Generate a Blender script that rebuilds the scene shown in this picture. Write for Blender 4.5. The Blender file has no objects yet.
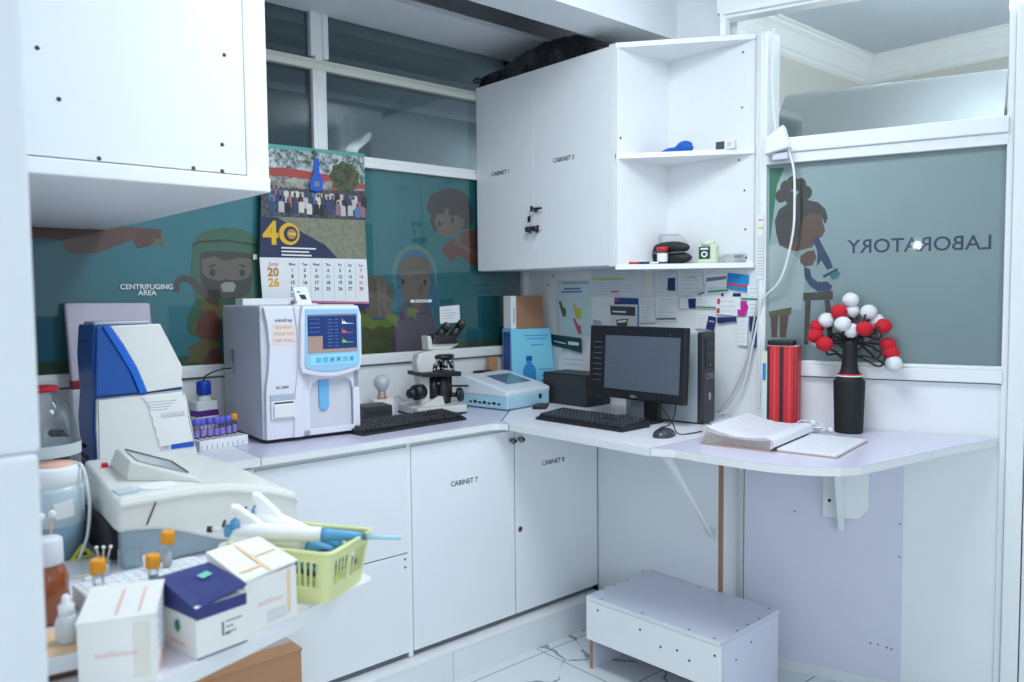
import bpy, bmesh, math, random
from mathutils import Vector, Matrix
PI = math.pi
R = math.radians
scene = bpy.context.scene
COL = scene.collection
rnd = random.Random(7)

# ------------------------------------------------------------------ materials
def s2l(c):
    c = c / 255.0
    return c / 12.92 if c <= 0.04045 else ((c + 0.055) / 1.055) ** 2.4
def rgb(r, g, b): return (s2l(r), s2l(g), s2l(b), 1.0)
MATS = {}
def mat(name, col, rough=0.5, metal=0.0, spec=0.5, var=0.05, scale=14.0, bump=0.0, trans=0.0, emit=0.0, alpha=1.0, coat=0.0):
    """principled material whose colour wanders a little with a noise texture"""
    if name in MATS: return MATS[name]
    m = bpy.data.materials.new(name); m.use_nodes = True
    nt = m.node_tree; n = nt.nodes; l = nt.links
    b = n['Principled BSDF']
    c = rgb(*col)
    tc = n.new('ShaderNodeTexCoord'); nz = n.new('ShaderNodeTexNoise')
    nz.inputs['Scale'].default_value = scale; nz.inputs['Detail'].default_value = 4
    l.new(tc.outputs['Object'], nz.inputs['Vector'])
    mx = n.new('ShaderNodeMix'); mx.data_type = 'RGBA'
    mx.inputs[6].default_value = tuple(max(0, k * (1 - var)) for k in c[:3]) + (1,)
    mx.inputs[7].default_value = tuple(min(1, k * (1 + var)) for k in c[:3]) + (1,)
    l.new(nz.outputs['Fac'], mx.inputs[0]); l.new(mx.outputs[2], b.inputs['Base Color'])
    b.inputs['Roughness'].default_value = rough; b.inputs['Metallic'].default_value = metal
    b.inputs['Specular IOR Level'].default_value = spec
    b.inputs['Transmission Weight'].default_value = trans; b.inputs['Alpha'].default_value = alpha
    if coat: b.inputs['Coat Weight'].default_value = coat
    if emit:
        l.new(mx.outputs[2], b.inputs['Emission Color']); b.inputs['Emission Strength'].default_value = emit
    if bump:
        bp = n.new('ShaderNodeBump'); bp.inputs['Strength'].default_value = bump; bp.inputs['Distance'].default_value = 0.004
        l.new(nz.outputs['Fac'], bp.inputs['Height']); l.new(bp.outputs['Normal'], b.inputs['Normal'])
    MATS[name] = m
    return m
def glass(name, tint=(255, 255, 255), refl=1.0, rough=0.02, ior=1.45, base=0.0):
    if name in MATS: return MATS[name]
    m = bpy.data.materials.new(name); m.use_nodes = True
    nt = m.node_tree; n = nt.nodes; l = nt.links
    n.remove(n['Principled BSDF'])
    tr = n.new('ShaderNodeBsdfTransparent'); tr.inputs[0].default_value = rgb(*tint)
    gl = n.new('ShaderNodeBsdfGlossy'); gl.inputs['Roughness'].default_value = rough
    fr = n.new('ShaderNodeFresnel'); fr.inputs['IOR'].default_value = ior
    nz = n.new('ShaderNodeTexNoise'); nz.inputs['Scale'].default_value = 3
    mu = n.new('ShaderNodeMath'); mu.operation = 'MULTIPLY_ADD'; mu.inputs[1].default_value = refl; mu.inputs[2].default_value = base
    mu.use_clamp = True
    l.new(fr.outputs[0], mu.inputs[0])
    mx = n.new('ShaderNodeMixShader')
    l.new(mu.outputs[0], mx.inputs[0]); l.new(tr.outputs[0], mx.inputs[1]); l.new(gl.outputs[0], mx.inputs[2])
    l.new(mx.outputs[0], n['Material Output'].inputs[0])
    MATS[name] = m
    return m

WHITE = mat('white laminate', (232, 236, 240), 0.32, var=0.025, scale=5)
WHITE2 = mat('white painted board', (236, 238, 240), 0.42, var=0.035, scale=9)
FRAME = mat('white powder coated aluminium', (233, 236, 237), 0.3, var=0.02)
FRAMEY = mat('yellowed aluminium frame', (222, 224, 214), 0.35, var=0.06, scale=4)
PLASTER = mat('white plaster', (228, 233, 236), 0.65, var=0.03, scale=6, bump=0.15)
CEIL = mat('ceiling paint', (226, 231, 236), 0.75, var=0.02)
LAV = mat('lavender laminate', (208, 210, 228), 0.3, var=0.04, scale=6)
LAVD = mat('lavender board', (216, 216, 232), 0.42, var=0.03, scale=7)
EDGE = mat('chipped white edge band', (228, 230, 231), 0.5, var=0.05, scale=40)
CHIP = mat('raw chipboard', (160, 128, 104), 0.8, var=0.25, scale=60)
DARK = mat('dark screw head', (62, 50, 46), 0.5)
GAP = mat('dark joint and toe gap shade', (110, 118, 126), 0.8)
BLACK = mat('black plastic', (26, 28, 32), 0.42, var=0.1)
BLACKM = mat('matt black plastic', (18, 19, 21), 0.6, var=0.1)
CHARC = mat('charcoal plastic', (48, 51, 56), 0.45)
METAL = mat('chrome metal', (190, 194, 198), 0.2, metal=1.0)
STEEL = mat('dark steel', (120, 122, 126), 0.35, metal=0.9)
INK = mat('black printing ink', (40, 42, 50), 0.6)
GREYINK = mat('grey printing ink', (120, 126, 138), 0.6)
RED = mat('red plastic', (205, 32, 48), 0.4)
BLUE = mat('blue plastic', (24, 82, 190), 0.4)
NAVY = mat('navy print', (38, 44, 104), 0.5)
PAPER = mat('white paper', (232, 235, 238), 0.8, var=0.02)
CLEAR = glass('clear plastic', (250, 252, 253), 0.6)

# ------------------------------------------------------------------ mesh builder
class MB:
    def __init__(s): s.bm = bmesh.new(); s.mats = []
    def mi(s, m):
        if m not in s.mats: s.mats.append(m)
        return s.mats.index(m)
    def _paint(s, faces, m, smooth=False):
        i = s.mi(m)
        for f in faces: f.material_index = i; f.smooth = smooth
    def box(s, m, x0, x1, y0, y1, z0, z1, bev=0.0, M=None, seg=2):
        tb = bmesh.new()
        bmesh.ops.create_cube(tb, size=1)
        for v in tb.verts:
            v.co = Vector((x0 + (v.co.x + .5) * (x1 - x0), y0 + (v.co.y + .5) * (y1 - y0), z0 + (v.co.z + .5) * (z1 - z0)))
        if bev: bmesh.ops.bevel(tb, geom=tb.edges[:], offset=bev, segments=seg, affect='EDGES', profile=0.5)
        return s.merge(tb, m, M, smooth=False)
    def merge(s, tb, m, M=None, smooth=False):
        vm = {}; i = s.mi(m); out = []
        for v in tb.verts: vm[v] = s.bm.verts.new(M @ v.co if M else v.co)
        for f in tb.faces:
            try: nf = s.bm.faces.new([vm[v] for v in f.verts])
            except ValueError: continue
            nf.material_index = i; nf.smooth = smooth; out.append(nf)
        tb.free()
        return out
    def prism(s, m, pts, ax, a, b, bev=0.0, M=None, smooth=False):
        """polygon pts in the two axes other than ax, extruded from a to b along ax"""
        tb = bmesh.new()
        def P(p, t):
            return {'x': (t, p[0], p[1]), 'y': (p[0], t, p[1]), 'z': (p[0], p[1], t)}[ax]
        v0 = [tb.verts.new(P(p, a)) for p in pts]; v1 = [tb.verts.new(P(p, b)) for p in pts]
        n = len(pts)
        tb.faces.new(v0); tb.faces.new(v1[::-1])
        sides = [tb.faces.new((v0[k], v1[k], v1[(k + 1) % n], v0[(k + 1) % n])) for k in range(n)]
        bmesh.ops.recalc_face_normals(tb, faces=tb.faces[:])
        if bev: bmesh.ops.bevel(tb, geom=tb.edges[:], offset=bev, segments=2, affect='EDGES', profile=0.5)
        return s.merge(tb, m, M, smooth)
    def poly(s, m, pts3):
        f = s.bm.faces.new([s.bm.verts.new(p) for p in pts3]); f.material_index = s.mi(m); return f
    def lathe(s, m, prof, c=(0, 0, 0), n=20, M=None, smooth=True, cap=True):
        """prof: list of (r, z)"""
        tb = bmesh.new(); rings = []
        for r, z in prof:
            rings.append([tb.verts.new((c[0] + r * math.cos(2 * PI * k / n), c[1] + r * math.sin(2 * PI * k / n), c[2] + z)) for k in range(n)])
        for a, b in zip(rings, rings[1:]):
            for k in range(n):
                tb.faces.new((a[k], a[(k + 1) % n], b[(k + 1) % n], b[k]))
        if cap:
            tb.faces.new(rings[0][::-1]); tb.faces.new(rings[-1])
        return s.merge(tb, m, M, smooth)
    def cyl(s, m, p0, p1, r0, r1=None, n=14, smooth=True):
        p0 = Vector(p0); p1 = Vector(p1); d = p1 - p0
        if r1 is None: r1 = r0
        M = Matrix.Translation(p0) @ d.to_track_quat('Z', 'Y').to_matrix().to_4x4()
        return s.lathe(m, [(r0, 0), (r1, d.length)], n=n, M=M, smooth=smooth)
    def tube(s, m, pts, r, n=8, sub=6):
        """smooth tube through pts (Catmull-Rom)"""
        P = [Vector(p) for p in pts]
        if len(P) > 2 and sub > 1:
            Q = [P[0] * 2 - P[1]] + P + [P[-1] * 2 - P[-2]]; out = []
            for k in range(1, len(Q) - 2):
                for j in range(sub):
                    t = j / sub; a, b, c, d = Q[k - 1], Q[k], Q[k + 1], Q[k + 2]
                    out.append(0.5 * ((2 * b) + (c - a) * t + (2 * a - 5 * b + 4 * c - d) * t * t + (3 * b - a - 3 * c + d) * t ** 3))
            out.append(P[-1]); P = out
        tb = bmesh.new(); rings = []; ref = Vector((0, 0, 1))
        for k, p in enumerate(P):
            d = (P[min(k + 1, len(P) - 1)] - P[max(k - 1, 0)])
            d = d.normalized() if d.length > 1e-9 else Vector((0, 0, 1))
            u = ref - d * ref.dot(d)
            if u.length < 1e-3: u = Vector((1, 0, 0)) - d * d.x
            u.normalize(); ref = u; w = d.cross(u)
            rr = r[k * (len(r) - 1) // max(1, len(P) - 1)] if isinstance(r, (list, tuple)) else r
            rings.append([tb.verts.new(p + (u * math.cos(2 * PI * q / n) + w * math.sin(2 * PI * q / n)) * rr) for q in range(n)])
        for a, b in zip(rings, rings[1:]):
            for q in range(n): tb.faces.new((a[q], a[(q + 1) % n], b[(q + 1) % n], b[q]))
        tb.faces.new(rings[0][::-1]); tb.faces.new(rings[-1])
        return s.merge(tb, m, None, True)
    def ball(s, m, c, r, n=16, sz=(1, 1, 1), jit=0.0, smooth=True):
        tb = bmesh.new(); bmesh.ops.create_uvsphere(tb, u_segments=n, v_segments=max(6, n * 2 // 3), radius=1)
        for v in tb.verts:
            k = 1 + rnd.uniform(-jit, jit)
            v.co = Vector((c[0] + v.co.x * r * sz[0] * k, c[1] + v.co.y * r * sz[1] * k, c[2] + v.co.z * r * sz[2] * k))
        return s.merge(tb, m, None, smooth)
    def hexa(s, m, b4, t4, bev=0.0):
        """eight-cornered block from four bottom and four top points"""
        tb = bmesh.new()
        a = [tb.verts.new(p) for p in b4]; b = [tb.verts.new(p) for p in t4]
        tb.faces.new(a[::-1]); tb.faces.new(b)
        for k in range(4): tb.faces.new((a[k], a[(k + 1) % 4], b[(k + 1) % 4], b[k]))
        bmesh.ops.recalc_face_normals(tb, faces=tb.faces[:])
        if bev: bmesh.ops.bevel(tb, geom=tb.edges[:], offset=bev, segments=2, affect='EDGES', profile=0.5)
        return s.merge(tb, m)
    def text(s, m, txt, size, M, ext=0.0, align='CENTER', shear=0.0, bold=0.0, wx=1.0):
        cu = bpy.data.curves.new('t', 'FONT'); cu.body = txt; cu.size = size; cu.align_x = align; cu.align_y = 'CENTER'
        cu.extrude = ext; cu.shear = shear; cu.offset = bold; cu.resolution_u = 3
        ob = bpy.data.objects.new('t', cu); COL.objects.link(ob)
        dg = bpy.context.evaluated_depsgraph_get(); dg.update()
        me = bpy.data.meshes.new_from_object(ob.evaluated_get(dg))
        tb = bmesh.new(); tb.from_mesh(me)
        for v in tb.verts: v.co.x *= wx
        bpy.data.objects.remove(ob); bpy.data.curves.remove(cu); bpy.data.meshes.remove(me)
        return s.merge(tb, m, M)
    def make(s, name, parent=None, loc=None, rz=0.0, sub=0):
        bm = s.bm
        me = bpy.data.meshes.new(name)
        if loc is not None and parent is None and False: pass
        bm.to_mesh(me); bm.free()
        for m in s.mats: me.materials.append(m)
        o = bpy.data.objects.new(name, me); COL.objects.link(o)
        if parent: o.parent = parent
        if loc is not None: o.location = loc
        o.rotation_euler = (0, 0, rz)
        if sub:
            md = o.modifiers.new('subdivision', 'SUBSURF'); md.levels = sub; md.render_levels = sub
        return o
def thing(name, label, cat, loc=(0, 0, 0), rz=0.0, group=None):
    o = bpy.data.objects.new(name, None); COL.objects.link(o)
    o.empty_display_size = 0.05
    o.location = loc; o.rotation_euler = (0, 0, rz); o['label'] = label; o['category'] = cat
    if group: o['group'] = group
    return o
def tag(o, label, cat, group=None):
    o['label'] = label; o['category'] = cat
    if group: o['group'] = group
    return o
def struct(mb, name, parent=None, **k):
    o = mb.make(name, parent, **k)
    if not parent: o['kind'] = 'structure'
    return o
FACE = Matrix.Rotation(PI / 2, 4, 'X')          # text lying in xy stands up, facing -y
def at(x, y, z, rz=0.0, tilt=0.0): return Matrix.Translation((x, y, z)) @ Matrix.Rotation(rz, 4, 'Z') @ Matrix.Rotation(tilt, 4, 'X') @ FACE
def flat_at(x, y, z, rz=0.0): return Matrix.Translation((x, y, z)) @ Matrix.Rotation(rz, 4, 'Z')
def rrect(x0, x1, y0, y1, r, n=4):
    out = []
    for cx, cy, a in ((x1 - r, y0 + r, -90), (x1 - r, y1 - r, 0), (x0 + r, y1 - r, 90), (x0 + r, y0 + r, 180)):
        for k in range(n + 1):
            t = R(a + 90 * k / n); out.append((cx + r * math.cos(t), cy + r * math.sin(t)))
    return out
def ell(cx, cy, rx, ry, n=18, a0=0, a1=360):
    return [(cx + rx * math.cos(R(a0 + (a1 - a0) * k / n)), cy + ry * math.sin(R(a0 + (a1 - a0) * k / n))) for k in range(n if a1 - a0 == 360 else n + 1)]

# ------------------------------------------------------------------ main dimensions (metres; x along the back wall, y away, z up)
WA = 3.03       # back glazed wall
XB = 2.78       # notice board wall
ZC = 0.95       # worktop height
RW = R(-71.2)   # the laboratory window wall stands askew to the notice board wall
CW, SW = math.cos(RW), math.sin(RW)
W0 = (2.776, 1.60)
WM = Matrix.Translation((W0[0], W0[1], 0)) @ Matrix.Rotation(RW, 4, 'Z')   # local x along that wall, local -y into the room

# ================================================================== THE SETTING
# floor: marble tiles with grey veins
def floor_mat():
    m = bpy.data.materials.new('veined marble tiles'); m.use_nodes = True
    nt = m.node_tree; n = nt.nodes; l = nt.links; b = n['Principled BSDF']
    tc = n.new('ShaderNodeTexCoord')
    nz = n.new('ShaderNodeTexNoise'); nz.inputs['Scale'].default_value = 3.2; nz.inputs['Detail'].default_value = 5
    l.new(tc.outputs['Object'], nz.inputs['Vector'])
    mv = n.new('ShaderNodeMix'); mv.data_type = 'RGBA'; mv.inputs[0].default_value = 0.22
    l.new(tc.outputs['Object'], mv.inputs[6]); l.new(nz.outputs['Color'], mv.inputs[7])
    vo = n.new('ShaderNodeTexVoronoi'); vo.feature = 'DISTANCE_TO_EDGE'; vo.inputs['Scale'].default_value = 3.4
    l.new(mv.outputs[2], vo.inputs['Vector'])
    n2 = n.new('ShaderNodeTexNoise'); n2.inputs['Scale'].default_value = 5; l.new(tc.outputs['Object'], n2.inputs['Vector'])
    th = n.new('ShaderNodeMapRange'); th.inputs[1].default_value = 0.42; th.inputs[2].default_value = 0.66; th.inputs[3].default_value = 0.0; th.inputs[4].default_value = 0.028
    l.new(n2.outputs['Fac'], th.inputs[0])
    lt = n.new('ShaderNodeMath'); lt.operation = 'LESS_THAN'; l.new(vo.outputs['Distance'], lt.inputs[0]); l.new(th.outputs[0], lt.inputs[1])
    mx = n.new('ShaderNodeMix'); mx.data_type = 'RGBA'; mx.inputs[6].default_value = rgb(222, 229, 232); mx.inputs[7].default_value = rgb(120, 130, 134)
    ml = n.new('ShaderNodeMath'); ml.operation = 'MULTIPLY'; ml.inputs[1].default_value = 0.8; l.new(lt.outputs[0], ml.inputs[0])
    l.new(ml.outputs[0], mx.inputs[0])
    br = n.new('ShaderNodeTexBrick'); br.offset = 0; br.inputs['Scale'].default_value = 1; br.inputs['Mortar Size'].default_value = 0.003
    br.inputs['Brick Width'].default_value = 0.42; br.inputs['Row Height'].default_value = 0.42
    br.inputs['Color1'].default_value = (1, 1, 1, 1); br.inputs['Color2'].default_value = (1, 1, 1, 1); br.inputs['Mortar'].default_value = (0.38, 0.4, 0.4, 1)
    mp = n.new('ShaderNodeMapping'); mp.inputs['Location'].default_value = (0.33, 0.22, 0)
    l.new(tc.outputs['Object'], mp.inputs[0]); l.new(mp.outputs[0], br.inputs['Vector'])
    mm = n.new('ShaderNodeMix'); mm.data_type = 'RGBA'; mm.blend_type = 'MULTIPLY'; mm.inputs[0].default_value = 1
    l.new(mx.outputs[2], mm.inputs[6]); l.new(br.outputs['Color'], mm.inputs[7]); l.new(mm.outputs[2], b.inputs['Base Color'])
    b.inputs['Roughness'].default_value = 0.22
    return m
fb = MB(); fb.box(floor_mat(), -1.6, 5.2, -2.6, 5.6, -0.06, 0.0); struct(fb, 'floor')

# ceiling with the dropped strip along the glazing and the beam
cb = MB(); cb.box(CEIL, -1.6, 2.86, -2.6, 2.29, 2.75, 2.85); cb.box(CEIL, 0.1, 2.86, 2.25, WA + 0.15, 3.10, 3.15); cb.box(CEIL, 0.1, 2.86, WA + 0.1, WA + 0.15, 2.60, 3.15); cb.box(CEIL, 0.06, 0.12, 2.25, WA + 0.15, 2.5, 3.15); cb.box(CEIL, 2.80, 2.88, 2.25, WA + 0.15, 2.6, 3.15); struct(cb, 'ceiling')  # closed void above the dropped strip, shaped to keep the gap dark
cb = MB(); cb.box(CEIL, 0.12, 2.86, 2.70, WA + 0.1, 2.60, 2.622); struct(cb, 'ceiling_drop')
cb = MB(); cb.box(PLASTER, 0.12, 2.86, 2.09, 2.29, 2.50, 3.14); struct(cb, 'beam')
cb = MB()
for k, (a, h) in enumerate(((0.030, 0.018), (0.020, 0.036), (0.010, 0.055))):
    cb.box(CEIL, 0.2, 2.78, 2.09 - a, 2.09, 2.75 - h, 2.75 - h + 0.02)
struct(cb, 'trim_1')

# left wall (its end face is at the camera's left), tiled lower part
wb = MB(); wb.box(PLASTER, -0.12, 0.186, 0.975, WA + 0.1, 1.285, 2.75, bev=0.006)
wb.box(PLASTER, -0.12, 0.182, 0.965, WA + 0.1, 0.0, 1.285, bev=0.006)
struct(wb, 'wall_left')

# back wall: board below the glass, frames, panes
wb = MB(); wb.box(WHITE2, 0.2, XB + 0.1, WA, WA + 0.06, 0.0, 1.16)
wb.box(GAP, 0.2, XB, WA - 0.001, WA, 1.143, 1.149)
struct(wb, 'wall_back')
w = thing('window_1', 'white aluminium glazed partition', 'window'); del w['label']; del w['category']; w['kind'] = 'structure'
f = MB()
yf = WA - 0.022
f.box(FRAME, 0.2, XB, yf, WA + 0.05, 1.152, 1.186, bev=0.003)
f.box(FRAME, 0.2, XB, yf + 0.006, WA + 0.05, 1.186, 1.196, bev=0.002)
f.box(FRAME, 0.2, XB, yf, WA + 0.05, 1.998, 2.024, bev=0.003)
f.box(FRAME, 0.2, XB, yf + 0.008, WA + 0.05, 2.024, 2.046, bev=0.003)
f.box(FRAMEY, 0.2, XB, yf, WA + 0.05, 2.372, 2.398, bev=0.003)
f.box(FRAMEY, 0.2, XB, yf + 0.008, WA + 0.05, 2.398, 2.416, bev=0.003)
f.box(FRAME, 1.595, 1.657, yf, WA + 0.05, 2.046, 2.372, bev=0.004)
f.box(FRAME, 1.612, 1.640, yf - 0.004, WA, 2.046, 2.372, bev=0.003)
f.box(FRAME, 1.588, 1.612, yf - 0.004, WA + 0.03, 2.425, 2.60, bev=0.003)
f.box(FRAME, 1.644, 1.668, yf - 0.004, WA + 0.03, 2.418, 2.60, bev=0.003)
f.box(FRAME, 1.612, 1.645, yf + 0.006, WA + 0.05, 2.41, 2.60, bev=0.003)
f.box(FRAME, 1.595, 1.657, yf, WA + 0.05, 1.19, 2.0, bev=0.004)
f.box(FRAME, 2.745, XB, yf, WA + 0.05, 1.19, 2.60, bev=0.004)
f.make('window_frame', w)
GLA = glass('grey tinted glass', (206, 214, 216), 1.3, 0.015)
GLB = glass('partition glass', (251, 254, 254), 1.0, 0.03)
for name, x0, x1, z0, z1, g in (('pane', 0.2, 1.60, 2.04, 2.376, GLA), ('pane', 1.65, 2.75, 2.04, 2.376, GLA), ('pane', 0.2, 1.60, 2.41, 2.60, GLA), ('pane', 1.65, 2.75, 2.41, 2.60, GLA),
                                ('pane', 0.2, 1.60, 1.19, 2.0, GLB), ('pane', 1.655, 2.75, 1.19, 2.0, GLB)):
    p = MB(); p.box(g, x0, x1, WA, WA + 0.004, z0, z1); p.make(name, w)

# corridor behind the back glazing
c = MB(); GREYW = mat('corridor paint', (196, 206, 210), 0.7)
c.box(GREYW, 0.0, 4.6, 4.55, 4.65, 0, 2.75); struct(c, 'wall_corridor')
c = MB(); c.box(CEIL, -0.2, 4.6, WA + 0.1, 4.65, 2.72, 2.8)
for yy in (3.5, 4.1): c.box(CEIL, -0.2, 4.6, yy, yy + 0.14, 2.6, 2.72)
struct(c, 'ceiling_corridor')
c = MB(); c.box(GREYW, -0.3, -0.2, WA + 0.1, 4.65, 0, 2.75); c.box(GREYW, 0.0 - 0.3, 0.22, WA + 0.1, WA + 0.14, 0, 2.75); struct(c, 'wall_corridor_end')

# notice board wall
wb = MB(); wb.box(WHITE2, XB, XB + 0.07, 1.66, WA + 0.1, 0.0, 2.43); wb.box(WHITE2, XB, XB + 0.07, 1.80, WA + 0.1, 2.43, 2.75); struct(wb, 'wall_right')
wb = MB(); wb.box(FRAME, XB - 0.022, XB + 0.07, 1.657, 1.692, 0.953, 2.43, bev=0.004); wb.box(FRAME, XB - 0.028, XB - 0.02, 1.672, 1.684, 1.0, 2.43, bev=0.003)
struct(wb, 'trim_2')
wb = MB(); wb.box(FRAME, XB - 0.03, XB, 1.735, 1.83, 0.0, 0.925, bev=0.003); wb.box(FRAME, XB - 0.036, XB - 0.03, 1.735, 1.75, 0.0, 0.925); struct(wb, 'trim_3')

# askew wall with the laboratory window
wb = MB()
wb.box(WHITE2, -0.12, 0.745, 0.0, 0.06, 0.0, 0.945, M=WM); wb.box(WHITE2, -0.06, 0.745, 0.0, 0.06, 0.945, 1.14, M=WM)
wb.box(GAP, -0.05, 0.72, -0.0008, 0.0, 1.131, 1.135, M=WM)
wb.box(WHITE2, -0.25, 0.72, 0.0, 0.06, 2.523, 2.75, M=WM)
struct(wb, 'wall_laboratory')
wb = MB(); wb.box(FRAME, 0.735, 0.785, -0.03, 0.06, 0.0, 2.75, bev=0.004, M=WM); wb.box(FRAME, 0.716, 0.735, -0.014, 0.06, 0.0, 2.75, bev=0.003, M=WM); wb.box(FRAME, 0.789, 0.86, -0.024, 0.06, 0.0, 2.75, bev=0.004, M=WM)
wb.box(WHITE2, 0.86, 2.2, -0.01, 0.06, 0.0, 2.75, M=WM); struct(wb, 'wall_front')
w2 = thing('window_2', '', 'window'); del w2['label']; del w2['category']; w2['kind'] = 'structure'
f = MB()
f.box(FRAME, -0.06, 0.72, -0.024, 0.05, 1.137, 1.18, bev=0.003, M=WM); f.box(FRAME, -0.06, 0.72, -0.016, 0.05, 1.18, 1.194, bev=0.003, M=WM)
f.box(FRAME, -0.06, 0.72, -0.018, 0.05, 1.928, 1.966, bev=0.003, M=WM); f.box(FRAME, -0.06, 0.72, -0.03, 0.05, 1.966, 2.02, bev=0.004, M=WM)
f.box(FRAME, -0.22, 0.72, -0.03, 0.05, 2.507, 2.523, bev=0.002, M=WM); f.box(FRAME, -0.22, 0.72, -0.014, 0.05, 2.495, 2.507, bev=0.002, M=WM)
f.box(FRAME, -0.235, -0.212, -0.02, 0.05, 2.43, 2.523, bev=0.003, M=WM)
f.make('window_frame', w2)
p = MB(); p.box(GLB, -0.055, 0.717, 0.006, 0.010, 1.19, 1.93, M=WM); p.make('pane', w2)
# top-hung pane swung open outwards above the rail
GLT = glass('transom glass', (253, 255, 255), 0.5, 0.04, base=0.22)

p = MB(); p.hexa(GLT, [WM @ Vector(v) for v in ((-0.05, 0.012, 2.022), (0.705, 0.012, 2.022), (0.705, 0.018, 2.018), (-0.05, 0.018, 2.018))],
                 [WM @ Vector(v) for v in ((-0.05, 0.30, 2.252), (0.722, 0.30, 2.242), (0.722, 0.306, 2.247), (-0.05, 0.306, 2.247))])
p.make('open_transom_pane', w2)
# the neighbouring room seen through the open transom
c = MB(); NR = mat('neighbour room paint', (222, 226, 226), 0.7, var=0.02); BEI = mat('beige plaster', (196, 198, 190), 0.75, var=0.03)
c.box(BEI, 2.86, 4.7, 2.14, 2.2, 2.36, 2.75); c.box(BEI, 3.9, 4.7, 2.14, 2.2, 0, 2.36); c.box(NR, 2.86, 3.0, 2.14, 2.2, 0, 2.36)
struct(c, 'wall_neighbour_back')
c = MB(); c.box(GLA, 3.0, 3.9, 2.165, 2.172, 0.0, 2.33); c.box(FRAME, 3.0, 3.9, 2.14, 2.2, 2.33, 2.36); c.box(FRAME, 3.3, 3.34, 2.14, 2.2, 0.0, 2.33); struct(c, 'window_3')
c = MB(); c.box(BEI, 4.58, 4.66, 1.30, 2.2, 2.35, 2.75); c.box(NR, 4.58, 4.66, 1.75, 2.2, 0, 2.35); c.box(BEI, 4.58, 4.66, -2.0, 1.30, 0, 2.75); struct(c, 'wall_neighbour_right')
c = MB(); AL = mat('grey aluminium', (150, 160, 168), 0.35, metal=0.5)
c.box(AL, 4.55, 4.66, 1.70, 1.75, 0, 2.35, bev=0.004); c.box(AL, 4.57, 4.66, 1.655, 1.70, 0, 2.33, bev=0.004); c.box(AL, 4.56, 4.66, 1.30, 1.70, 2.3, 2.35, bev=0.004)
c.box(NR, 4.62, 4.63, 1.30, 1.66, 0, 2.3); struct(c, 'door_1')
c = MB(); c.box(mat('neighbour ceiling', (186, 198, 206), 0.8), 2.86, 4.7, -2.0, 2.2, 2.75, 2.8); struct(c, 'ceiling_neighbour')
cv = [(0.105, 2.75), (0.105, 2.742), (0.088, 2.738), (0.086, 2.728), (0.064, 2.716), (0.046, 2.698), (0.034, 2.674), (0.029, 2.652), (0.020, 2.648), (0.018, 2.628), (0.008, 2.622), (0.0, 2.618), (0.0, 2.75)]
c = MB(); c.prism(NR, [(2.14 - d, z) for d, z in cv], 'x', 2.86, 4.58); c.prism(NR, [(4.58 - d, z) for d, z in cv], 'y', -2.0, 2.14)
struct(c, 'trim_4')

# ================================================================== FURNITURE
# back worktop, left worktop, side worktop, lavender desk shelf
def worktop(name, pts, label, m, edge):
    mb = MB(); mb.prism(m, pts, 'z', ZC - 0.003, ZC)
    mb.prism(edge, pts, 'z', ZC - 0.026, ZC - 0.003)
    o = mb.make(name); tag(o, label, 'worktop', 'worktops of the bench'); return o
LT = mat('lavender worktop laminate', (210, 208, 228), 0.25, var=0.04, scale=6)
WT = mat('white worktop paint', (232, 232, 240), 0.33, var=0.04, scale=8)
worktop('worktop', [(0.2, 1.035), (0.47, 1.122), (0.728, 1.206), (0.738, 1.222), (0.738, 2.367), (1.046, 2.367), (1.062, 2.60), (1.07, 3.03), (0.2, 3.03)],
        'white worktop with angled end in the left foreground, under boxes and grey analyser', WT, EDGE)
worktop('worktop', [(1.049, 2.367), (1.985, 2.367), (2.01, 2.355), (2.028, 2.32), (2.06, 2.40), (2.30, 2.62), (2.78, 2.99), (2.78, 3.03), (1.073, 3.03), (1.065, 2.60)],
        'lavender topped back worktop along the teal window under the microscope', LT, EDGE)
worktop('worktop', [(2.030, 2.316), (2.030, 1.632), (2.78, 1.632), (2.78, 2.984), (2.30, 2.612), (2.062, 2.394)],
        'white painted worktop under the monitor and tower computer', WT, EDGE)
sh = [(2.036, 1.629)] + [(2.071,1.5599),(2.0742,1.4667),(2.0772,1.3889),(2.0821,1.3125),(2.0972,1.2391),(2.1202,1.1731),(2.1537,1.1148),(2.1904,1.074),(2.2566,1.0415),(2.366,1.024),(2.5284,1.0042),(2.7291,0.9769),(2.8658,0.9497),(2.9998,0.9207)]
sh += [(2.985, 0.917 + 0.01), (2.789, 1.56), (2.765, 1.615), (2.765, 1.629)]
worktop('worktop', sh, 'lavender desk shelf with curved front carrying the vase and open register', mat('pale lavender shelf laminate', (216, 213, 232), 0.22, var=0.04, scale=6), EDGE)

# chips along the white edges
chips = MB()

fl_ = None
# base cabinets below the back worktop
def hinge_knob(parent, x, z, y=2.39):
    k = MB(); k.cyl(STEEL, (x, y, z), (x, y - 0.014, z), 0.007, 0.007); k.ball(STEEL, (x, y - 0.022, z), 0.013, sz=(1, 0.75, 1)); k.cyl(BLACK, (x + 0.002, y - 0.034, z), (x + 0.002, y - 0.03, z), 0.006, 0.006)
    k.make('knob', parent)
def carcass(parent, x0, x1, y0=2.41, y1=3.0):
    c = MB(); c.box(WHITE, x0, x0 + 0.018, y0, y1, 0.125, ZC - 0.027); c.box(WHITE, x1 - 0.018, x1, y0, y1, 0.125, ZC - 0.027)
    c.box(WHITE, x0, x1, y1 - 0.01, y1, 0.125, ZC - 0.027); c.box(WHITE, x0, x1, y0, y1, 0.125, 0.143); c.box(WHITE, x0, x1, y0 - 0.003, y0 + 0.04, 0.905, ZC - 0.027)
    c.make('body', parent)
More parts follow.
